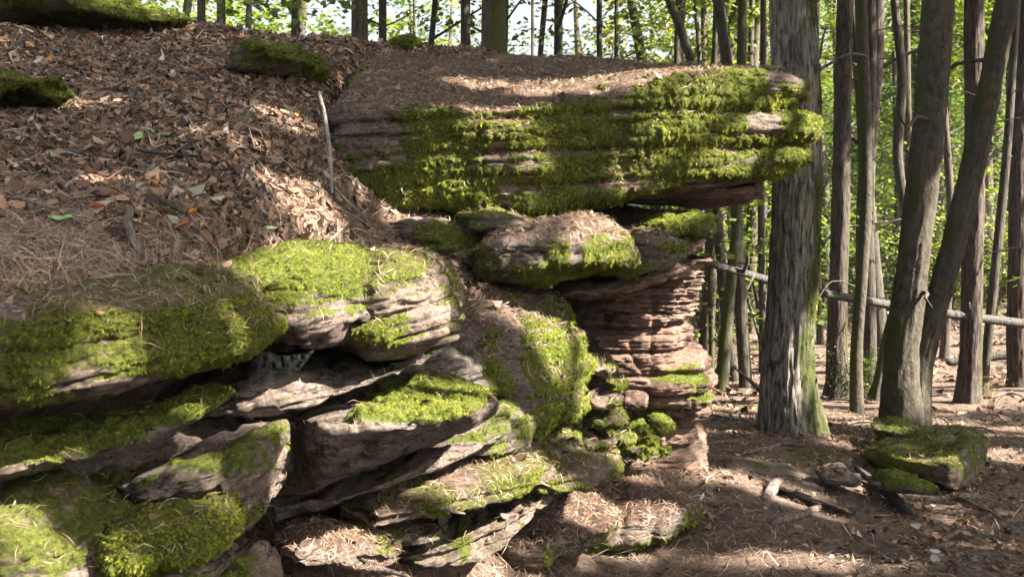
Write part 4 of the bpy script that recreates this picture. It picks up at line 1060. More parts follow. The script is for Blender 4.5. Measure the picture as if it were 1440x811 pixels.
near_tree('young_tree', 'slim grey trunk with a mossy foot, left of the close pair beside the oak', [pxpath([(1207, 571), (1210, 500), (1213, 400), (1216, 250), (1214, 120), (1211, -40)], 9.6, [20, 17, 16, 17, 17, 16])], 'beech', 304, (6, 12), 2.2, 70, nv=40, nl=160, moss_dir=(-1, -.3, 0), moss_amt=-.3)
near_tree('young_tree', 'slim dark trunk, right one of the close pair right of the oak', [pxpath([(1222, 540), (1224, 400), (1226, 200), (1222, 0), (1220, -60)], 12.5, [19, 17, 16, 15, 14])], 'dark', 305, (7, 13), 2.2, 70, nv=36, nl=140)
near_tree('crooked_tree', 'thin crooked dark trunk bending in an S between oak pair and forked tree', [pxpath([(1293, 420), (1284, 340), (1268, 260), (1262, 200), (1272, 130), (1268, 60), (1258, 20), (1262, -50)], 14, [13, 13, 13, 14, 13, 12, 11, 10])], 'dark', 306, (8, 13), 2.0, 50, nv=24, nl=120)
near_tree('pine_tree', 'thin reddish trunk beside the crooked one, in the middle distance', [pxpath([(1277, 500), (1277, 300), (1276, 100), (1274, -50)], 17, [10, 10, 9, 8])], 'pine', 307, (8, 14), 2, 50, nv=18, nl=80)
near_tree('pine_tree', 'dark reddish pine trunk seen through the fork of the leaning trunks', [pxpath([(1361, 552), (1363, 400), (1368, 200), (1374, 0), (1377, -90)], 10.6, [32, 29, 28, 27, 26])], 'pine', 308, (7, 14), 2.4, 90, ridge=.014, nv=44, nl=160)
near_tree('young_tree', 'thin leaning trunk near the right edge crossing under the fallen log', [pxpath([(1384, 530), (1394, 430), (1408, 300), (1421, 160), (1430, 40), (1436, -60)], 11.4, [13, 12, 12, 11, 11, 10])], 'dark', 309, (7, 13), 2.0, 50, nv=24, nl=100)
near_tree('pine_tree', 'dark straight trunk cut by the right edge of the picture', [pxpath([(1434, 540), (1436, 400), (1438, 200), (1440, 0), (1441, -90)], 12.0, [30, 27, 25, 24, 23])], 'pine', 310, (7, 14), 2.4, 80, nv=50, nl=200, ridge=.014)
near_tree('mossy_tree', 'pale mossy trunk standing just right of the layered pillar', [pxpath([(1014, 545), (1020, 450), (1027, 380), (1032, 300), (1036, 200), (1040, 0)], 12.8, [20, 17, 15, 14, 14, 13])], 'beech', 311, (7, 13), 2.2, 70, nv=30, nl=120, moss_dir=(-1, -1, 0), moss_amt=-.1)
near_tree('mossy_tree', 'thin mossy stem beside the pillar, left of the pale mossy trunk', [pxpath([(998, 545), (1000, 470), (997, 400), (1004, 330), (1003, 200)], 14, [9, 8, 8, 8, 8])], 'beech', 312, (7, 12), 1.8, 40, nv=18, nl=70, moss_dir=(-1, -1, 0), moss_amt=.0)
near_tree('young_tree', 'thin straight trunk seen between pillar and oak', [pxpath([(1056, 500), (1056, 400), (1057, 200), (1060, 0)], 19, [10, 9, 9, 8])], 'pine', 313, (7, 13), 2.0, 50, nv=16, nl=60)
near_tree('young_tree', 'slim upright trunk standing close against the left side of the oak', [pxpath([(1070, 500), (1068, 380), (1072, 200), (1074, 0)], 20, [13, 12, 11, 10])], 'dark', 314, (7, 13), 2.0, 50, nv=16, nl=60)
near_tree('leaning_tree', 'curved mossy young stem leaning left behind the forked tree', [pxpath([(1236, 530), (1241, 490), (1252, 455), (1270, 400), (1290, 330), (1300, 200)], 10.5, [16, 14, 12, 10, 9, 7])], 'beech', 315, (7, 11), 1.8, 40, nv=24, nl=90, moss_dir=(-1, 0, 1), moss_amt=0)

# ---- trees behind the ridge at the top (their feet are hidden by the hill)
def behind(name, label, px, w, Y, bark, seed, lean=0.0, tone='green', **kw):
    x = (px - HX) / F * Y
    z0 = gz(x, Y)
    q = [np.array([x - lean * .3, Y, z0]), np.array([x, Y, 3.2]), np.array([x + lean, Y, 6.5])]
    rr = w / 2 / F * Y
    return near_tree(name, label, [(q, [rr * 1.15, rr, rr * .85])], bark, seed, (4.5, 12), 2.6, kw.pop('sprays', 80), nv=26, nl=70, per=20, leaf=.12, tone=tone, gaps=False, **kw)
behind('dark_tree', 'thick dark trunk rising behind the ridge left of the mossy ridge stone', 510, 24, 11, 'dark', 331)
behind('dark_tree', 'dark straight trunk behind the ridge, right of the mossy ridge stone', 655, 15, 14, 'dark', 332)
behind('mossy_tree', 'stout mossy trunk with a sunlit right side behind the slab ridge', 693, 36, 11.5, 'beech', 333, moss_dir=(1, -1, 0), moss_amt=-.2)
behind('young_tree', 'slim dark trunk behind the slab top, second right of the stout mossy trunk', 783, 13, 15, 'dark', 334)
behind('pine_tree', 'smooth reddish pine trunk standing alone behind the slab top', 955, 9.5, 16, 'pine', 335, sprays=30)
behind('young_tree', 'dark trunk leaning left above the slab, beside the oak', 1035, 16, 13, 'dark', 336, lean=-.5)
behind('young_tree', 'dark leaning trunk above the slab near the reddish pine', 1000, 13, 14, 'dark', 337, lean=-1.2)
behind('young_tree', 'slim trunk behind the oval boulder on the leaf slope', 413, 13, 13, 'dark', 338, tone='blue')
behind('young_tree', 'thin dark trunk behind the gap between the top boulders', 285, 12, 13, 'dark', 339, tone='blue')
behind('young_tree', 'thin trunk just left of the mossy ridge stone', 535, 12, 14, 'dark', 340)
behind('young_tree', 'thin forked trunk above the ridge left of the dark straight one', 598, 9, 15, 'dark', 341, lean=.3)
behind('young_tree', 'slim pale sapling stem rising left of the slim dark trunk above the slab', 750, 4.5, 10, 'beech', 342, sprays=20)
behind('young_tree', 'thin trunk behind the middle of the slab top', 868, 6, 16, 'dark', 343, sprays=40)
behind('young_tree', 'thin trunk rising behind the slab, left of the oak', 1072, 9, 15, 'dark', 344)

# ---- canopy trees to the right and behind the viewer's right, outside the frame: their crowns shade the foreground
rr_ = np.random.default_rng(77)
off = [(6.8, 3.0), (8.5, 6.0), (7.6, 8.6), (10.5, 3.6), (11.8, 7.2), (13.5, 1.2), (14.5, 5.0), (10, 0.2), (12.6, 10.2), (16.5, 8.0), (7.2, 0.0), (17.5, 2.8), (13.5, -2.2), (9.5, -2.6), (16.8, -.8), (4.9, 0.4), (5.0, 2.75), (5.4, 7.4), (8.6, 1.6)]
SHADY = [(20, 740, 2.05), (70, 730, 2.1), (40, 770, 2.05), (100, 760, 2.1), (0, 700, 2.1), (1330, 790, 4.6), (1400, 740, 5.3), (1250, 800, 4.5), (200, 140, 5.3), (60, 180, 4.6), (1290, 400, 7.5), (1300, 500, 7.5), (1400, 300, 7.6)]
shade_pts = np.array([P(*q) + sd * t for q in SHADY for t in (11.2, 12.4)])  # leaf sprays added out of view towards the sun to shade chosen places
for k, (x, y) in enumerate(off):
    z0 = gz(x, y); w = .16 + .08 * rr_.random()
    q = [np.array([x, y, z0]), np.array([x + rr_.normal(0, .1), y, 4.0]), np.array([x + rr_.normal(0, .3), y, 8.5])]
    near_tree('canopy_tree', f"tall {['smooth-barked tree', 'oak', 'pine'][k % 3]} {'near' if x < 8 else 'farther'} outside the right edge, {'level with the near slab' if y < 2 else 'level with the middle ledges' if y < 5 else 'level with the pillar and beyond'}", [(q, [w, w * .85, w * .7])], ['beech', 'oak', 'pine'][k % 3], 360 + k, (6.5, 13.5), 2.8, 150, per=34, leaf=.2, nv=18, nl=40, group='shade trees beyond the right edge', limbs=6,
              extra=shade_pts[[i for i, p in enumerate(shade_pts) if int(np.argmin([(p[0] - a) ** 2 + (p[1] - b) ** 2 for a, b in off])) == k]].reshape(-1, 3))

# ---- background forest: templates copied with their parts
def template(seed, tone, h, cr_, sprays, leaf):
    r = np.random.default_rng(seed)
    q = [np.array([0, 0, -.4]), np.array([r.normal(0, .1), r.normal(0, .1), h * .35]), np.array([r.normal(0, .4), r.normal(0, .3), h * .7]), np.array([r.normal(0, .5), r.normal(0, .4), h])]
    G, mo = tube(q, [.15, .12, .08, .02], 10, 30, seed, moss_dir=(-1, 0, 0), moss_amt=-.4)
    V, Fc, Mo = join_grids([(G, mo)])
    mt = mesh_data('trunk', V, Fc, [M_DARK, M_BEECH, M_PINE][seed % 3], {'moss': Mo})
    k = sprays
    u = norm(r.normal(0, 1, (k, 3))) * (r.random((k, 1)) ** (1 / 2.4))
    cs = np.array([0, 0, h * .58]) + u * np.array([cr_, cr_, h * .42])
    V, Fc, col = leaf_mesh('crown', cs[:int(k * .62)], 38, 1.0, leaf, r, tone)
    mc = mesh_data('crown', V, Fc, M_LEAF, {'col': col}, False)
    return mt, mc
TPL = [template(s, t, h, c, n, l) for s, t, h, c, n, l in [(401, 'green', 11, 2.4, 190, .13), (402, 'yellow', 10, 2.2, 170, .13), (403, 'blue', 12, 2.6, 200, .14), (404, 'green', 8, 2.2, 170, .12), (405, 'yellow', 12, 2.5, 190, .14), (406, 'green', 13, 2.8, 210, .14)]]
def place(tpl, x, y, s, rz, name, label, group):
    e = empty(name, (x, y, gz(x, y)))
    e.rotation_euler = (0, 0, rz); e.scale = (s, s, s)
    tag(e, label, 'tree', group)
    obj('trunk', tpl[0], e); obj('crown', tpl[1], e)
    return e
rr_ = np.random.default_rng(88)
ZONES = [(250, 'beyond the long boulder of the top left corner'), (470, 'beyond the oval boulder of the leaf slope'), (640, 'beyond the small mossy ridge stone'), (800, 'over the left half of the slab'), (930, 'over the middle of the slab'),
         (1075, 'in the gap between pillar and oak'), (1160, 'close behind the thick oak'), (1245, 'behind the pair of slim trunks'), (1310, 'behind the left stem of the forked tree'), (1380, 'behind the right stem of the forked tree'), (9999, 'beyond the fallen log at the right edge')]
def where(px): return next(z for e, z in ZONES if px < e)
def label_of(kind, tint, px, Y): return f"{tint} {kind}, {'in middle distance' if Y < 24 else 'farther back' if Y < 36 else 'far off'}, {where(px)}"
TINT = ['green', 'yellow-green', 'blue-green', 'dark green', 'rusty brown']
TL = [0, 1, 2, 0, 1, 0]
for k in range(95):
    px = rr_.uniform(-60, 1500)
    Y = rr_.uniform(17, 50)
    x = (px - HX) / F * Y
    if 500 < px < 700 and rr_.random() < .5 or 700 < px < 960 and rr_.random() < .8: continue
    i = int(rr_.integers(0, 6))
    place(TPL[i], x, Y, rr_.uniform(.8, 1.25), rr_.random() * 6.28, 'background_tree', label_of('tree', TINT[TL[i]], px, Y), 'trees of the background forest')

for k in range(32):
    px = rr_.choice([rr_.uniform(1150, 1500), rr_.uniform(1150, 1500), rr_.uniform(975, 1085), rr_.uniform(240, 1000)]); Y = rr_.uniform(14, 30)
    x = (px - HX) / F * Y; z0 = gz(x, Y); w = rr_.uniform(.05, .13); ln = rr_.normal(0, .5)
    pts = np.array([[x, Y, z0 - .1], [x + ln * .2 + rr_.normal(0, .1), Y, z0 + 2.5], [x + ln * .5 + rr_.normal(0, .15), Y, z0 + 5.5], [x + ln, Y, z0 + 9]])
    e = empty('bare_stemmed_tree', pts[0]); tag(e, label_of('slim high-crowned tree', ['dark', 'brownish', 'mossy'][k % 3], px, Y).replace('slim high-crowned tree', 'bare slim trunk'), 'tree', 'slim bare trunks of the background forest')
    G, mo = tube(pts - pts[0], [w * 1.2, w, w * .85, w * .6], 12, 40, 900 + k, flare=.3, moss_dir=(-1, -.5, 0), moss_amt=-.2 if k % 3 == 2 else -.7, lumps=.12)
    V, Fc, Mo = join_grids([(G, mo)])
    obj('trunk', mesh_data('trunk', V, Fc, [M_DARK, M_PINE, M_BEECH][k % 3], {'moss': Mo}), e)
    for j in range(3):
        h = rr_.uniform(1.5, 6); f = h / 9; s0 = (pts[1] - pts[0]) * (h / 2.6) if h < 2.5 else np.array([ln * f, 0, h]); az = rr_.random() * 6.28; L = rr_.uniform(.5, 1.6)
        G, mo = tube([s0, s0 + np.array([math.cos(az) * L * .5, math.sin(az) * L * .5, L * .25]), s0 + np.array([math.cos(az) * L, math.sin(az) * L, L * .3])], [w * .3, w * .2, w * .05], 5, 8)
        V, Fc, Mo = join_grids([(G, mo)]); obj('limb', mesh_data('limb', V, Fc, M_DARK, {'moss': Mo}), e)

# ---- understory shrubs with lit leaves
def shrub_tpl(seed, tone, h, leaf=.07, n=46):
    r = np.random.default_rng(seed)
    gs, cs = [], []
    for k in range(5):
        az = r.random() * 6.28; L = h * (.6 + .4 * r.random())
        d = np.array([math.cos(az), math.sin(az), 0]) * r.uniform(.2, .6)
        pts = [np.zeros(3), d * L * .3 + [0, 0, L * .4], d * L * .8 + [0, 0, L * .75], d * L * 1.3 + [0, 0, L * .95]]
        gs.append(tube(pts, [.014, .011, .007, .002], 5, 10, seed + k)); cs += pts[1:]
    V, Fc, Mo = join_grids(gs)
    mt = mesh_data('stems', V, Fc, M_DARK, {'moss': Mo})
    cs = np.array(cs)
    cs = cs[r.integers(0, len(cs), n)] + r.normal(0, .22 * h, (n, 3)) * [1, 1, .6]
    cs[:, 2] = np.maximum(cs[:, 2], .15)
    V, Fc, col = leaf_mesh('foliage', cs, 16, .5, leaf, r, tone)
    return mt, mesh_data('foliage', V, Fc, M_LEAF, {'col': col}, False)
ST = [shrub_tpl(501, 'green', 2.0), shrub_tpl(502, 'yellow', 1.8), shrub_tpl(503, 'blue', 2.3), shrub_tpl(504, 'green', 1.3), shrub_tpl(505, 'rust', 1.6)]
def shrub(i, px, Y, s, dz=0, label=None, group='leafy shrubs of the forest understory', name='leafy_shrub'):
    x = (px - HX) / F * Y
    e = empty(name, (x, Y, gz(x, Y) + dz)); e.scale = (s, s, s); e.rotation_euler = (0, 0, px * .37)
    tag(e, label or label_of('shrub', TINT[i], px, Y), 'shrub', group)
    obj('stems', ST[i][0], e); obj('foliage', ST[i][1], e)
for k in range(150):
    px = rr_.uniform(960, 1500); Y = rr_.uniform(18 if px > 1090 else 20, 36)
    shrub(int(rr_.choice([0, 1, 2, 3, 4], p=[.3, .25, .3, .1, .05])), px, Y, rr_.uniform(.7, 1.5) * (1 + (Y - 13) * .03))
for k in range(60):
    px = rr_.uniform(230, 1100); Y = rr_.uniform(11, 22)
    if 700 < px < 950 and rr_.random() < .6: continue
    shrub(int(rr_.choice([0, 1, 2])), px, Y, rr_.uniform(1.2, 2.0), dz=0)
for k, (px, Y, i, s) in enumerate([(1215, 11.2, 3, .45), (1190, 11.5, 3, .4), (1225, 10.8, 3, .4)]):
    shrub(i, px, Y, s, label='low pale-leaved seedling clump at the foot of the slim trunk pair', group='seedling clumps by the slim trunk pair', name='seedling_clump')

# far forest mass
def far_mass():
    r = np.random.default_rng(9)
    n = 2600
    az = r.uniform(-.75, .75, n); d = r.uniform(45, 95, n)
    x = np.sin(az) * d; y = np.cos(az) * d
    top = 11 - 5.5 * np.exp(-((az + .05) / .16) ** 2)
    z = -1 + r.random(n) * top
    V, Fc, col = leaf_mesh('f', np.stack([x, y, z], 1), 26, 3.4, .5, r, 'green')
    o = obj('distant_forest', mesh_data('distant_forest', V, Fc, M_LEAF, {'col': col}, False))
    tag(o, 'distant mass of green forest foliage behind all trunks', 'forest', kind='stuff')
far_mass()

# ------------------------------------------------------------------ fallen log, branches, roots, sticks
def stick(name, label, cat, pts, rad, m, seed, nv=10, nl=40, moss_dir=None, moss_amt=-.5, group=None, lumps=.12, branches=()):
    pts = np.array(pts, float)
    base = pts[0].copy()
    G, mo = tube(pts, rad, nv, nl, seed, 0, moss_dir, moss_amt, lumps=lumps)
    G[0] = pts[0] + (G[0] - pts[0]) * .3
    V, Fc, Mo = join_grids([(G, mo)])
    o = obj(name, mesh_data(name, V - base, Fc, m, {'moss': Mo}), None, tuple(base))
    tag(o, label, cat, group)
    for k, (bp, br) in enumerate(branches):
        G, mo = tube(bp, br, 6, 12, seed + k)
        V, Fc, Mo = join_grids([(G, mo)])
        obj('branch_stub', mesh_data('branch_stub', V - base, Fc, m, {'moss': Mo * 0}), o)
    return o
lp = [P(978, 366, 9.0), P(1040, 382, 9.3), P(1110, 402, 9.6), P(1200, 420, 10.0), P(1300, 436, 10.4), P(1400, 450, 10.8), P(1500, 462, 11.2)]
stick('fallen_log', 'long bare grey fallen trunk slanting across the forest behind the oak', 'log', lp, [.032, .038, .042, .046, .05, .054, .058], M_PALE, 601, 20, 120,
      branches=[([P(1045, 384, 9.3), P(1052, 365, 9.2), P(1050, 352, 9.2)], [.02, .014, .006]), ([P(1060, 388, 9.35), P(1055, 398, 9.2), P(1050, 410, 9.1)], [.015, .01, .004]), ([P(1180, 416, 9.9), P(1182, 404, 9.8), P(1186, 396, 9.8)], [.018, .012, .005])])
stick('fallen_log', 'darker fallen trunk lying low on the slope at the right edge', 'log', [P(1330, 510, 13), P(1380, 503, 13), P(1440, 496, 13), P(1520, 488, 13)], [.05, .06, .07, .07], M_DARK, 602, 14, 40)
stick('fallen_log', 'mossy thin fallen stem lying on the sunny ground left of the oak', 'log', [P(960, 600, 9.2), P(1000, 584, 9.4), P(1060, 572, 9.8), P(1090, 566, 10)], [.03, .035, .03, .02], M_BEECH, 603, 10, 40, (0, 0, 1), .2)
stick('dead_branch', 'dead branch stub rising left from the ground before the oak', 'branch', [P(1080, 562, 9), P(1060, 540, 9), P(1045, 527, 9), P(1030, 514, 9)], [.03, .02, .015, .008], M_DARK, 604)
def on_ground(px, py, h=0.0, lo=3.0, hi=18.0):
    """world point where the view line through a photo point meets the ground"""
    Ys = np.linspace(lo, hi, 400)
    pts = np.stack([P(px, py, y) for y in Ys])
    g = ground_h(pts[:, :2])
    k = np.argmax(pts[:, 2] < g)
    p = pts[k].copy(); p[2] = g[k] + h
    return p
stick('dead_branch', 'broken barkless branch lying on the path before the big boulder', 'branch', [on_ground(1203, 664, .03), on_ground(1230, 688, .035), on_ground(1252, 706, .04), on_ground(1284, 730, .03)], [.02, .03, .036, .026], M_PALE, 605, 12, 50)
gsticks = [((1040, 640), (1080, 632), (1130, 630), .015, 'thin grey branch lying across the ground before the oak'), ((1085, 740), (1130, 728), (1175, 715), .02, 'knobbly exposed root crossing the path beside the shadow patch'),
           ((1325, 762), (1350, 752), (1370, 748), .012, 'short dark stick lying in the bottom right of the path'), ((1340, 700), (1375, 716), (1410, 735), .012, 'pale stick on the sunny needles right of the boulder'),
           ((1310, 600), (1360, 604), (1400, 610), .014, 'dark stick lying behind the big boulder'), ((1000, 585), (1030, 592), (1060, 600), .012, 'grey stick on the sunny ground between pillar and oak'),
           ((1380, 560), (1410, 556), (1440, 560), .016, 'mossy stick on the leaf floor at the right'), ((980, 620), (1010, 612), (1050, 610), .013, 'bent grey stick left of the oak base'), ((1120, 590), (1180, 600), (1240, 596), .014, 'long thin stick behind the oak base')]
for k, (a, b, c, r0, lab) in enumerate(gsticks):
    stick('root' if 'root' in lab else 'stick', lab, 'root' if 'root' in lab else 'stick', [on_ground(*a, .01), on_ground((a[0] + b[0]) / 2, (a[1] + b[1]) / 2 + 2, .02), on_ground(*b, .015), on_ground((b[0] + c[0]) / 2, (b[1] + c[1]) / 2 - 2, .02), on_ground(*c, .01)], [r0, r0 * 1.1, r0, r0 * .8, r0 * .4], M_TWIG, 610 + k, 8, 30)
stick('root', 'thick pale root arching over the path in front of the needle mound', 'root', [on_ground(1075, 705, .0), on_ground(1092, 694, .05), on_ground(1112, 697, .05), on_ground(1135, 690, .03), on_ground(1160, 690, .0)], [.03, .04, .035, .03, .02], M_TWIG, 631, 10, 40)

def on_hill(px, py, h=0.0):
    V = HILL['V']; x, y = project(V)
    m = V[:, 1] > 1
    k = np.argmin(np.where(m & (V[:, 1] < 9), (x - px) ** 2 + (y - py) ** 2, 1e9))
    return V[k] + np.array([0, -h * .5, h])
hs = [(((186, 305), (186, 335), (200, 368), (228, 390)), (.013, .014, .013, .008), 'curved thick brown stick standing out on the litter above the near mossy slab', M_TWIG),
      (((208, 285), (228, 292), (250, 306), (262, 312)), (.010, .010, .009, .006), 'short dark stick with a pale broken end on the leaf slope', M_DARK),
      (((144, 134), (160, 130), (175, 122), (184, 118)), (.010, .010, .008, .005), 'grey stick near the top of the leaf slope', M_TWIG),
      (((196, 220), (230, 226), (270, 228), (290, 230)), (.008, .008, .006, .004), 'long thin pale stick lying across the middle of the leaf slope', M_PALE),
      (((410, 273), (440, 276), (470, 288), (515, 325)), (.006, .006, .005, .004), 'thin dark twig hanging over the edge beside the slab', M_DARK),
      (((25, 290), (50, 298), (80, 305), (105, 312)), (.007, .007, .006, .004), 'thin brown stick at the left of the leaf slope', M_TWIG),
      (((187, 160), (188, 185), (187, 215), (186, 240)), (.003, .003, .003, .002), 'upright thin dead stem in the leaf slope', M_DARK),
      (((235, 255), (243, 270), (252, 285), (262, 300)), (.004, .004, .004, .003), 'thin grey twig lying downhill beside the dark stick', M_TWIG),
      (((330, 200), (350, 215), (372, 222), (400, 232)), (.004, .004, .004, .003), 'thin twig in the brown leaves right of the slope middle', M_TWIG),
      (((560, 100), (600, 95), (640, 98), (680, 96)), (.010, .010, .009, .005), 'dark stick lying among the needles on the ridge', M_DARK)]
for k, (pp, rd, lab, m) in enumerate(hs):
    stick('stick', lab, 'stick', [on_hill(a, b, .03) for a, b in pp], rd, m, 640 + k, 7, 26)
stick('birch_stick', 'white birch stick with a mossy middle hanging at the left end of the slab', 'stick', [P(448, 128, 5.6), P(456, 160, 5.3), P(463, 205, 4.95), P(466, 250, 4.6), P(467, 272, 4.45)], [.010, .012, .011, .009, .005], M_BIRCH, 660, 12, 60, (0, -1, 0), -.35)
for k, (pp, lab) in enumerate([(((470, 262), (490, 285), (512, 305), (525, 325)), 'pale curved twig leaning from the birch stick down over the edge'), (((430, 300), (462, 292), (490, 300), (520, 318)), 'pale thin twig on the sunlit slope edge, upper one of two'), (((440, 315), (470, 306), (500, 316), (528, 330)), 'pale thin twig on the sunlit slope edge, lower one of two')]):
    stick('twig', lab, 'twig', [P(a, b, 4.4 - .1 * i) for i, (a, b) in enumerate(pp)], [.005, .005, .004, .002], M_PALE, 670 + k, 6, 24)
stick('root', 'thin root lying on the needles at the bottom edge under the grey ledge', 'root', [P(455, 788, 3.35), P(500, 797, 3.35), P(540, 801, 3.35), P(578, 812, 3.3)], [.006, .010, .010, .005], M_TWIG, 680, 10, 40)
stick('root', 'short thin root crossing the banded slab', 'root', [P(596, 708, 3.62), P(615, 712, 3.6), P(635, 718, 3.6), P(655, 722, 3.65)], [.006, .008, .007, .004], M_TWIG, 681, 10, 30)

# ------------------------------------------------------------------ leaf and needle litter
def leaf_litter(parts, cap_n, name, label):
    Vs, Fs, Cs, k0 = [], [], [], 0
    for (S, w, dens, size, r) in parts:
        V, Nn, Fc = S['V'], S['N'], S['F']
        dist = np.linalg.norm(V - np.array([0, 0, ZC]), axis=1)
        t = scatter(V, Fc, w, 10)
        if t is None: continue
        n = int(min(t[2] * dens, cap_n))
        if n < 3: continue
        tri, bc, _ = scatter(V, Fc, w, n, r)
        p = lerp_at(V, tri, bc); nn = norm(norm(lerp_at(Nn, tri, bc)) + r.normal(0, .6, (n, 3)))
        d = norm(np.cross(nn, r.normal(0, 1, (n, 3)))); side = np.cross(d, nn)
        L = size * (.4 + 1.3 * r.random(n) ** 2)[:, None]; w2 = L * (.15 + .17 * r.random((n, 1))); fold = (r.normal(0.25, .35, (n, 1))) * w2; curl = r.normal(.12, .22, (n, 1)) * L
        p = p + nn * (.004 + .012 * r.random((n, 1)))
        Q = np.stack([p - d * L * .5 + nn * curl, p - d * L * .18 - side * w2 + nn * fold, p + d * L * .2 - side * w2 * .9 + nn * fold, p + d * L * .5 + nn * curl, p + d * L * .2 + side * w2 * .9 + nn * fold, p - d * L * .18 + side * w2 + nn * fold, ], 1)
        f = np.arange(n)[:, None] * 6
        Fc2 = np.concatenate([f + np.array([[0, 1, 2, 3]]), f + np.array([[0, 3, 4, 5]])])
        pal = np.array([(0.14, 0.086, 0.058), (0.20, 0.12, 0.08), (0.10, 0.055, 0.036), (0.29, 0.21, 0.155), (0.06, 0.038, 0.03), (0.40, 0.36, 0.31), (0.36, 0.17, 0.05), (0.20, 0.22, 0.15)])
        ci = r.choice(len(pal), n, p=[.24, .2, .19, .11, .2, .025, .01, .025])
        col = pal[ci] * (.55 + .8 * r.random((n, 1)))
        Vs.append(Q.reshape(-1, 3)); Fs.append(Fc2 + k0); Cs.append(np.repeat(col, 6, 0)); k0 += n * 6
    o = obj(name, mesh_data(name, np.concatenate(Vs), np.concatenate(Fs), M_DRY, {'col': np.concatenate(Cs)}, False))
    tag(o, label, 'leaf litter', kind='stuff')

def needle_litter(parts, name, label, thick=1.0):
    Vs, Fs, Cs, k0 = [], [], [], 0
    for (S, w, dens, size, r) in parts:
        V, Nn, Fc = S['V'], S['N'], S['F']
        dist = np.linalg.norm(V - np.array([0, 0, ZC]), axis=1)
        ww = w / dist ** 1.5
        t = scatter(V, Fc, ww, 10)
        if t is None: continue
        n = int(min(t[2] * dens, 90000)) if size < .1 else int(min(t[2] * dens, 9000))
        if n < 3: continue
        tri, bc, _ = scatter(V, Fc, ww, n, r)
        p = lerp_at(V, tri, bc); nn0 = norm(lerp_at(Nn, tri, bc)); nn = norm(nn0 + r.normal(0, .3, (n, 3)))
        d = norm(np.cross(nn, r.normal(0, 1, (n, 3)))); side = np.cross(d, nn)
        dd = np.linalg.norm(p - np.array([0, 0, ZC]), axis=1)[:, None]
        L = size * (.5 + .9 * r.random((n, 1))); wd = thick * np.maximum(.0011, dd / F * .75) * (.6 + .7 * r.random((n, 1))); cv = r.normal(0, .12, (n, 1)) * L
        p = p + nn0 * (.004 + .014 * r.random((n, 1)))
        a, b, c = p - d * L * .5, p + side * cv + nn * L * .05, p + d * L * .5
        Q = np.stack([a - side * wd * .5, b - side * wd * .5, c, b + side * wd * .5], 1)
        Q2 = Q
        f = np.arange(n)[:, None] * 4 + np.array([[0, 1, 2, 3]])
        pal = np.array([(0.24, 0.15, 0.10), (0.34, 0.23, 0.155), (0.16, 0.09, 0.06), (0.42, 0.32, 0.23), (0.22, 0.18, 0.15)])
        col = pal[r.integers(0, 5, n)] * (.7 + .6 * r.random((n, 1)))
        Vs.append(Q.reshape(-1, 3)); Fs.append(f + k0); Cs.append(np.repeat(col, 4, 0)); k0 += n * 4
    o = obj(name, mesh_data(name, np.concatenate(Vs), np.concatenate(Fs), M_DRY, {'col': np.concatenate(Cs)}, False))
    tag(o, label, 'needle litter', kind='stuff')

r1 = np.random.default_rng(1001)
HV = HILL['V']; hx, hy = project(HV)
inh = (HV[:, 1] > 1.8) & (HV[:, 1] < 8.6) & (hx > -120) & (hx < 700) & (hy < 470)
lw = inh * np.clip(.75 + 1.1 * fbm(HV * 1.3, 3, 19) + blob_field(HV, [(250, 190, 200, 110, .8), (330, 250, 90, 50, .4), (60, 370, 160, 80, -1.0), (550, 110, 60, 20, .3)]), .06, 1.6)
GV = GROUND['V']; gx, gy = project(np.where(GV[:, 1:2] > .5, GV, 1.0))
gmask = (GV[:, 1] > 3) & (gx > -50) & (gx < 1550)
gl_near = gmask * (GV[:, 1] < 9) * np.clip(.35 + .9 * fbm(GV * 1.1, 3, 29) + blob_field(np.where(GV[:, 1:2] > .5, GV, 1.0), [(1250, 740, 160, 50, .2), (1150, 620, 120, 20, .4), (700, 780, 60, 20, .8), (1050, 610, 60, 25, .3)]), .04, 1.2)
gl_far = gmask * (GV[:, 1] >= 9) * (GV[:, 1] < 34) * np.clip(.5 + .8 * fbm(GV * .6, 3, 39), .05, 1.2)
leaf_litter([(HILL, lw ** 1.5, 3600, .042, r1)], 48000, 'fallen_leaves', 'brown fallen leaves covering the hillside above the rocks')
leaf_litter([(GROUND, gl_near, 700, .038, r1), (GROUND, gl_far, 150, .09, r1)], 28000, 'leaf_litter', 'brown leaf litter on the flat forest floor and path')
rp = [(S, S['lit'] * (S['N'][:, 2] > .2), 90, .038, r1) for S in SURF]
leaf_litter(rp, 3000, 'scattered_leaves', 'single dry leaves caught on the rocks')
needle_litter([(HILL, inh * np.clip(1.3 - .5 * lw + blob_field(HV, [(100, 370, 200, 70, 1.2), (480, 310, 90, 30, 1)]), .25, 2.5), 24000, .07, r1),
               (GROUND, gmask * (GV[:, 1] < 10) * np.clip(.8 + .7 * fbm(GV * .9, 3, 59), .1, 1.5), 20000, .07, r1)], 'fallen_needles', 'brown pine needles strewn over hillside and path')
needle_litter([(HILL, inh * 1.0, 520, .2, r1), (GROUND, gmask * (GV[:, 1] < 10) * 1.0, 260, .2, r1)], 'fallen_twigs', 'thin dry twigs strewn over hillside and path', 3.2)
needle_litter([(S, (S['lit'] * 1.2 + .05) * (S['N'][:, 2] > .15) * np.clip((S['V'][:, 1] - 1.2) / 2.2, .25, 1), 26000, .055, r1) for S in SURF], 'needles_on_rocks', 'brown pine needles lying on the moss and the ledges')

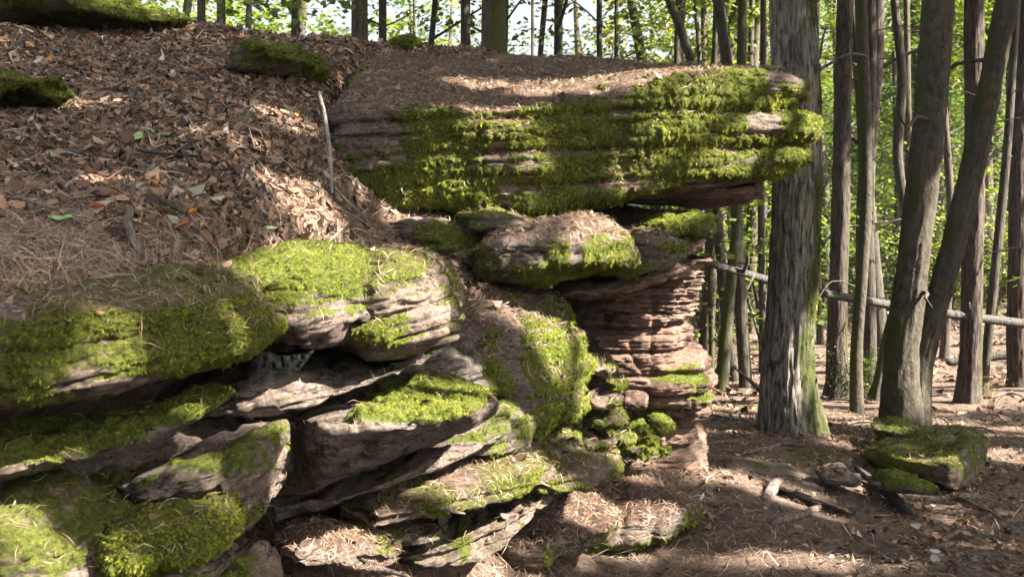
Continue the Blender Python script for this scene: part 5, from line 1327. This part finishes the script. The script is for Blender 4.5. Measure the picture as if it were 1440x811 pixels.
# ------------------------------------------------------------------ single leaves, cones, cobwebs
def one_leaf(seed, col, lobed=False):
    r = np.random.default_rng(seed)
    n = 9; t = np.linspace(0, 1, n)
    w = .30 * np.sin(math.pi * t ** .8) ** .8
    if lobed: w = w * (1 + .35 * np.cos(t * 22))
    cz = .12 * np.sin(t * 3 + seed); x = t - .5
    L = np.stack([x, -w, cz + .12 * r.random() + .05 * np.sin(t * 9)], 1); M_ = np.stack([x, 0 * t, cz - .02], 1); Rr = np.stack([x, w, cz + .14 * r.random() + .05 * np.cos(t * 8)], 1)
    G = np.stack([L, M_, Rr], 1)
    V = G.reshape(-1, 3)
    c = np.array(col)[None] * (.8 + .4 * r.random((len(V), 1)))
    return mesh_data('leaf', V, grid_faces(n, 3, False), M_DRY, {'col': c})
LV = {'brown': one_leaf(1, (.24, .14, .09)), 'tan': one_leaf(2, (.32, .23, .16)), 'pale': one_leaf(3, (.30, .30, .27)), 'orange': one_leaf(4, (.50, .20, .04)), 'green': one_leaf(5, (.22, .30, .12)), 'red': one_leaf(6, (.32, .12, .07)), 'oak': one_leaf(7, (.33, .19, .11), True)}
lr = random.Random(4)
def put_leaf(kind, px, py, size, label, group=None, surf=on_hill):
    p = surf(px, py, .025)
    o = obj('fallen_leaf', LV[kind], None, tuple(p))
    o.scale = (size, size, size); o.rotation_euler = (lr.uniform(.1, .8), lr.uniform(-.4, .4), lr.uniform(0, 6.28))
    tag(o, label, 'leaf', group)
for a in [('orange', 366, 172, .05, 'small orange-yellow leaf in the brown litter left of the birch stick, lower left of two'), ('orange', 418, 168, .05, 'orange leaf in the litter just left of the birch stick'), ('orange', 272, 306, .06, 'bright orange-brown leaf right of the dark broken stick'),
          ('green', 404, 166, .07, 'pale green fallen leaf in the litter near the birch stick'), ('green', 197, 203, .08, 'yellow-green leaf in the middle of the leaf slope'), ('pale', 196, 270, .07, 'grey-white leaf lying above the curved thick stick'), ('pale', 155, 281, .08, 'long pale curled leaf left of the grey-white leaf'),
          ('green', 215, 110, .08, 'bleached green leaf beside the small moss tuft high on the slope'), ('pale', 265, 103, .08, 'pale leaf in the brown litter left of the oval boulder'), ('pale', 275, 124, .07, 'pale grey leaf a little below the one left of the oval boulder'), ('tan', 150, 296, .075, 'large tan leaf lying beside the curved thick stick'),
          ('tan', 175, 306, .07, 'large light brown leaf overlapping the top of the curved stick'), ('red', 262, 325, .09, 'reddish-brown curled leaf at the lower end of the broken stick'), ('oak', 600, 345, .08, 'red-brown leaf on the mossy litter under the slab'), ('pale', 45, 160, .10, 'pale whitish leaf at the left of the leaf slope'), ('green', 90, 320, .07, 'green-grey leaf near the left edge above the near mossy slab')]:
    put_leaf(*a)
for k in range(60):
    px, py = lr.uniform(0, 430), lr.uniform(90, 330)
    kd = lr.choice(['brown', 'brown', 'tan', 'red', 'oak'])
    put_leaf(kd, px, py, lr.uniform(.04, .06), f"{dict(brown='brown', tan='light tan', red='reddish', oak='wavy-edged brown')[kd]} curled leaf on the {'upper' if py < 170 else 'middle' if py < 250 else 'lower'} leaf slope, {'left part' if px < 150 else 'centre' if px < 290 else 'near the birch stick'}", 'larger single leaves on the leaf slope')
for k in range(14):
    kd = lr.choice(['pale', 'tan', 'brown', 'pale'])
    put_leaf(kd, lr.uniform(1120, 1400), lr.uniform(690, 800), lr.uniform(.06, .09), f"{dict(brown='brown', tan='light tan', pale='pale grey')[kd]} leaf lying on the shady path below the big boulder", 'single leaves on the path', lambda a, b, c: on_ground(a, b, c))

def cone(px, py, label, s=.055):
    p = on_hill(px, py, .02); e = empty('pine_cone', p); tag(e, label, 'pine cone')
    r = np.random.default_rng(int(px)); n = 70; t = np.linspace(.03, .97, n); a = np.arange(n) * 2.4
    rad = .32 * np.sin(math.pi * t ** .75) + .04
    c = np.stack([t - .5, rad * .6 * np.cos(a), rad * .6 * np.sin(a)], 1) * s; out = norm(np.stack([.5 + 0 * t, np.cos(a), np.sin(a)], 1)); side = norm(np.cross(out, [1, 0, 0]))
    V, Fc = kites(c, out, side, np.full(n, s * .3), np.full(n, s * .2))
    V2, F2 = kites(c - [s * .02, 0, 0], norm(out + [-.35, 0, 0]), side, np.full(n, s * .27), np.full(n, s * .2))
    o = obj('scales', mesh_data('scales', np.concatenate([V, V2]), np.concatenate([Fc, F2 + len(V)]), M_DRY, {'col': np.tile([.13, .08, .055], (8 * n, 1))}, False), e); tag(o, kind='stuff')
    G, mo = tube([(-s * .45, 0, 0), (0, 0, 0), (s * .45, 0, 0)], [s * .1, s * .2, s * .05], 8, 12)
    V, Fc, Mo = join_grids([(G, mo)]); obj('core', mesh_data('core', V, Fc, M_TWIG, {'moss': Mo}), e)
    e.rotation_euler = (.3, .2, px)
cone(170, 340, 'brown pine cone lying beside the curved thick stick'); cone(52, 235, 'dark pine cone at the left of the leaf slope'); cone(394, 262, 'pine cone in the litter near the sunlit slope edge')

def web_mat():
    m, nt, b, out = mat('cobweb_silk')
    b.inputs['Base Color'].default_value = (.55, .55, .55, 1)
    tr = nt.nodes.new('ShaderNodeBsdfTransparent'); mx = nt.nodes.new('ShaderNodeMixShader'); w_ = ramp(nt, noise(nt, coords(nt, (60, 60, 6)), 1.5, 4, .6), [(.4, .0), (.7, .06)]); nt.links.new(w_, mx.inputs[0])
    nt.links.new(tr.outputs[0], mx.inputs[1]); nt.links.new(b.outputs[0], mx.inputs[2]); nt.links.new(mx.outputs[0], out.inputs[0])
    return m
M_WEB = web_mat()
def cobweb(label, A, B, n, seed, sag=.03):
    A = cr(np.array(A), n); B = cr(np.array(B), n); t = np.linspace(0, 1, 14)[None, :, None]
    G = A[:, None] * (1 - t) + B[:, None] * t
    G[..., 2] -= sag * np.sin(t[..., 0] * math.pi); G += .008 * fbm(G * 14, 2, seed)[..., None]
    base = A[0].copy()
    o = obj('cobweb', mesh_data('cobweb', G.reshape(-1, 3) - base, grid_faces(n, 14, False), M_WEB), None, tuple(base)); tag(o, label, 'cobweb')
cobweb('dusty cobweb sheet spun in the shady cleft beneath the two mossy boulders', [P(345, 545, 2.75), P(362, 552, 2.75), P(385, 535, 2.75)], [P(355, 490, 2.8), P(400, 500, 2.85), P(442, 492, 2.9)], 90, 1)
shrub(4, 1396, 9.8, .22, label='heap of withered brown fern on the leaf floor at the right', group=None, name='withered_fern')

# moss on the soil of hillside and ground
def soil_moss(S, mask, parent_name):
    V = S['V']
    mo = S['moss'] * mask
    e = bpy.data.objects[parent_name]
    moss_blades(V, S['N'], S['F'], np.clip(mo * 1.6, 0, 1), np.random.default_rng(3), e, 0.6, .8, -.1)
soil_moss(HILL, inh, 'hillside')
soil_moss(GROUND, gmask & (GV[:, 1] < 12), 'ground')
# thin forest haze that lets the far trees fade
hm = bpy.data.materials.new('haze_air'); hm.use_nodes = True
hn = hm.node_tree; hn.nodes.clear()
ho = hn.nodes.new('ShaderNodeOutputMaterial'); pv = hn.nodes.new('ShaderNodeVolumePrincipled')
pv.inputs['Density'].default_value = 0.0005; pv.inputs['Color'].default_value = (.92, .95, 1, 1); pv.inputs['Anisotropy'].default_value = 0.3
hn.links.new(pv.outputs[0], ho.inputs['Volume'])
_top = max((o.matrix_world @ Vector(c)).z for o in bpy.data.objects if o.type == 'MESH' for c in (o.bound_box[1], o.bound_box[6])) if False else 18.0
V = np.array([(x, y, z) for x in (-1000, 1000) for y in (-40, 1000) for z in (-6, 18)], float)
Fh = np.array([[0, 1, 3, 2], [4, 6, 7, 5], [0, 4, 5, 1], [2, 3, 7, 6], [0, 2, 6, 4], [1, 5, 7, 3]])
tag(obj('haze', mesh_data('haze', V, Fh, hm, None, False)), 'thin pale forest haze', kind='stuff')
for o in bpy.data.objects:
    if '_w' in o: del o['_w']
print('TRIS', sum(len(o.data.loops) - 2 * len(o.data.polygons) for o in bpy.data.objects if o.type == 'MESH'), 'OBJ', len(bpy.data.objects))
print('UNIQ TRIS', sum(len(m.loops) - 2 * len(m.polygons) for m in bpy.data.meshes))
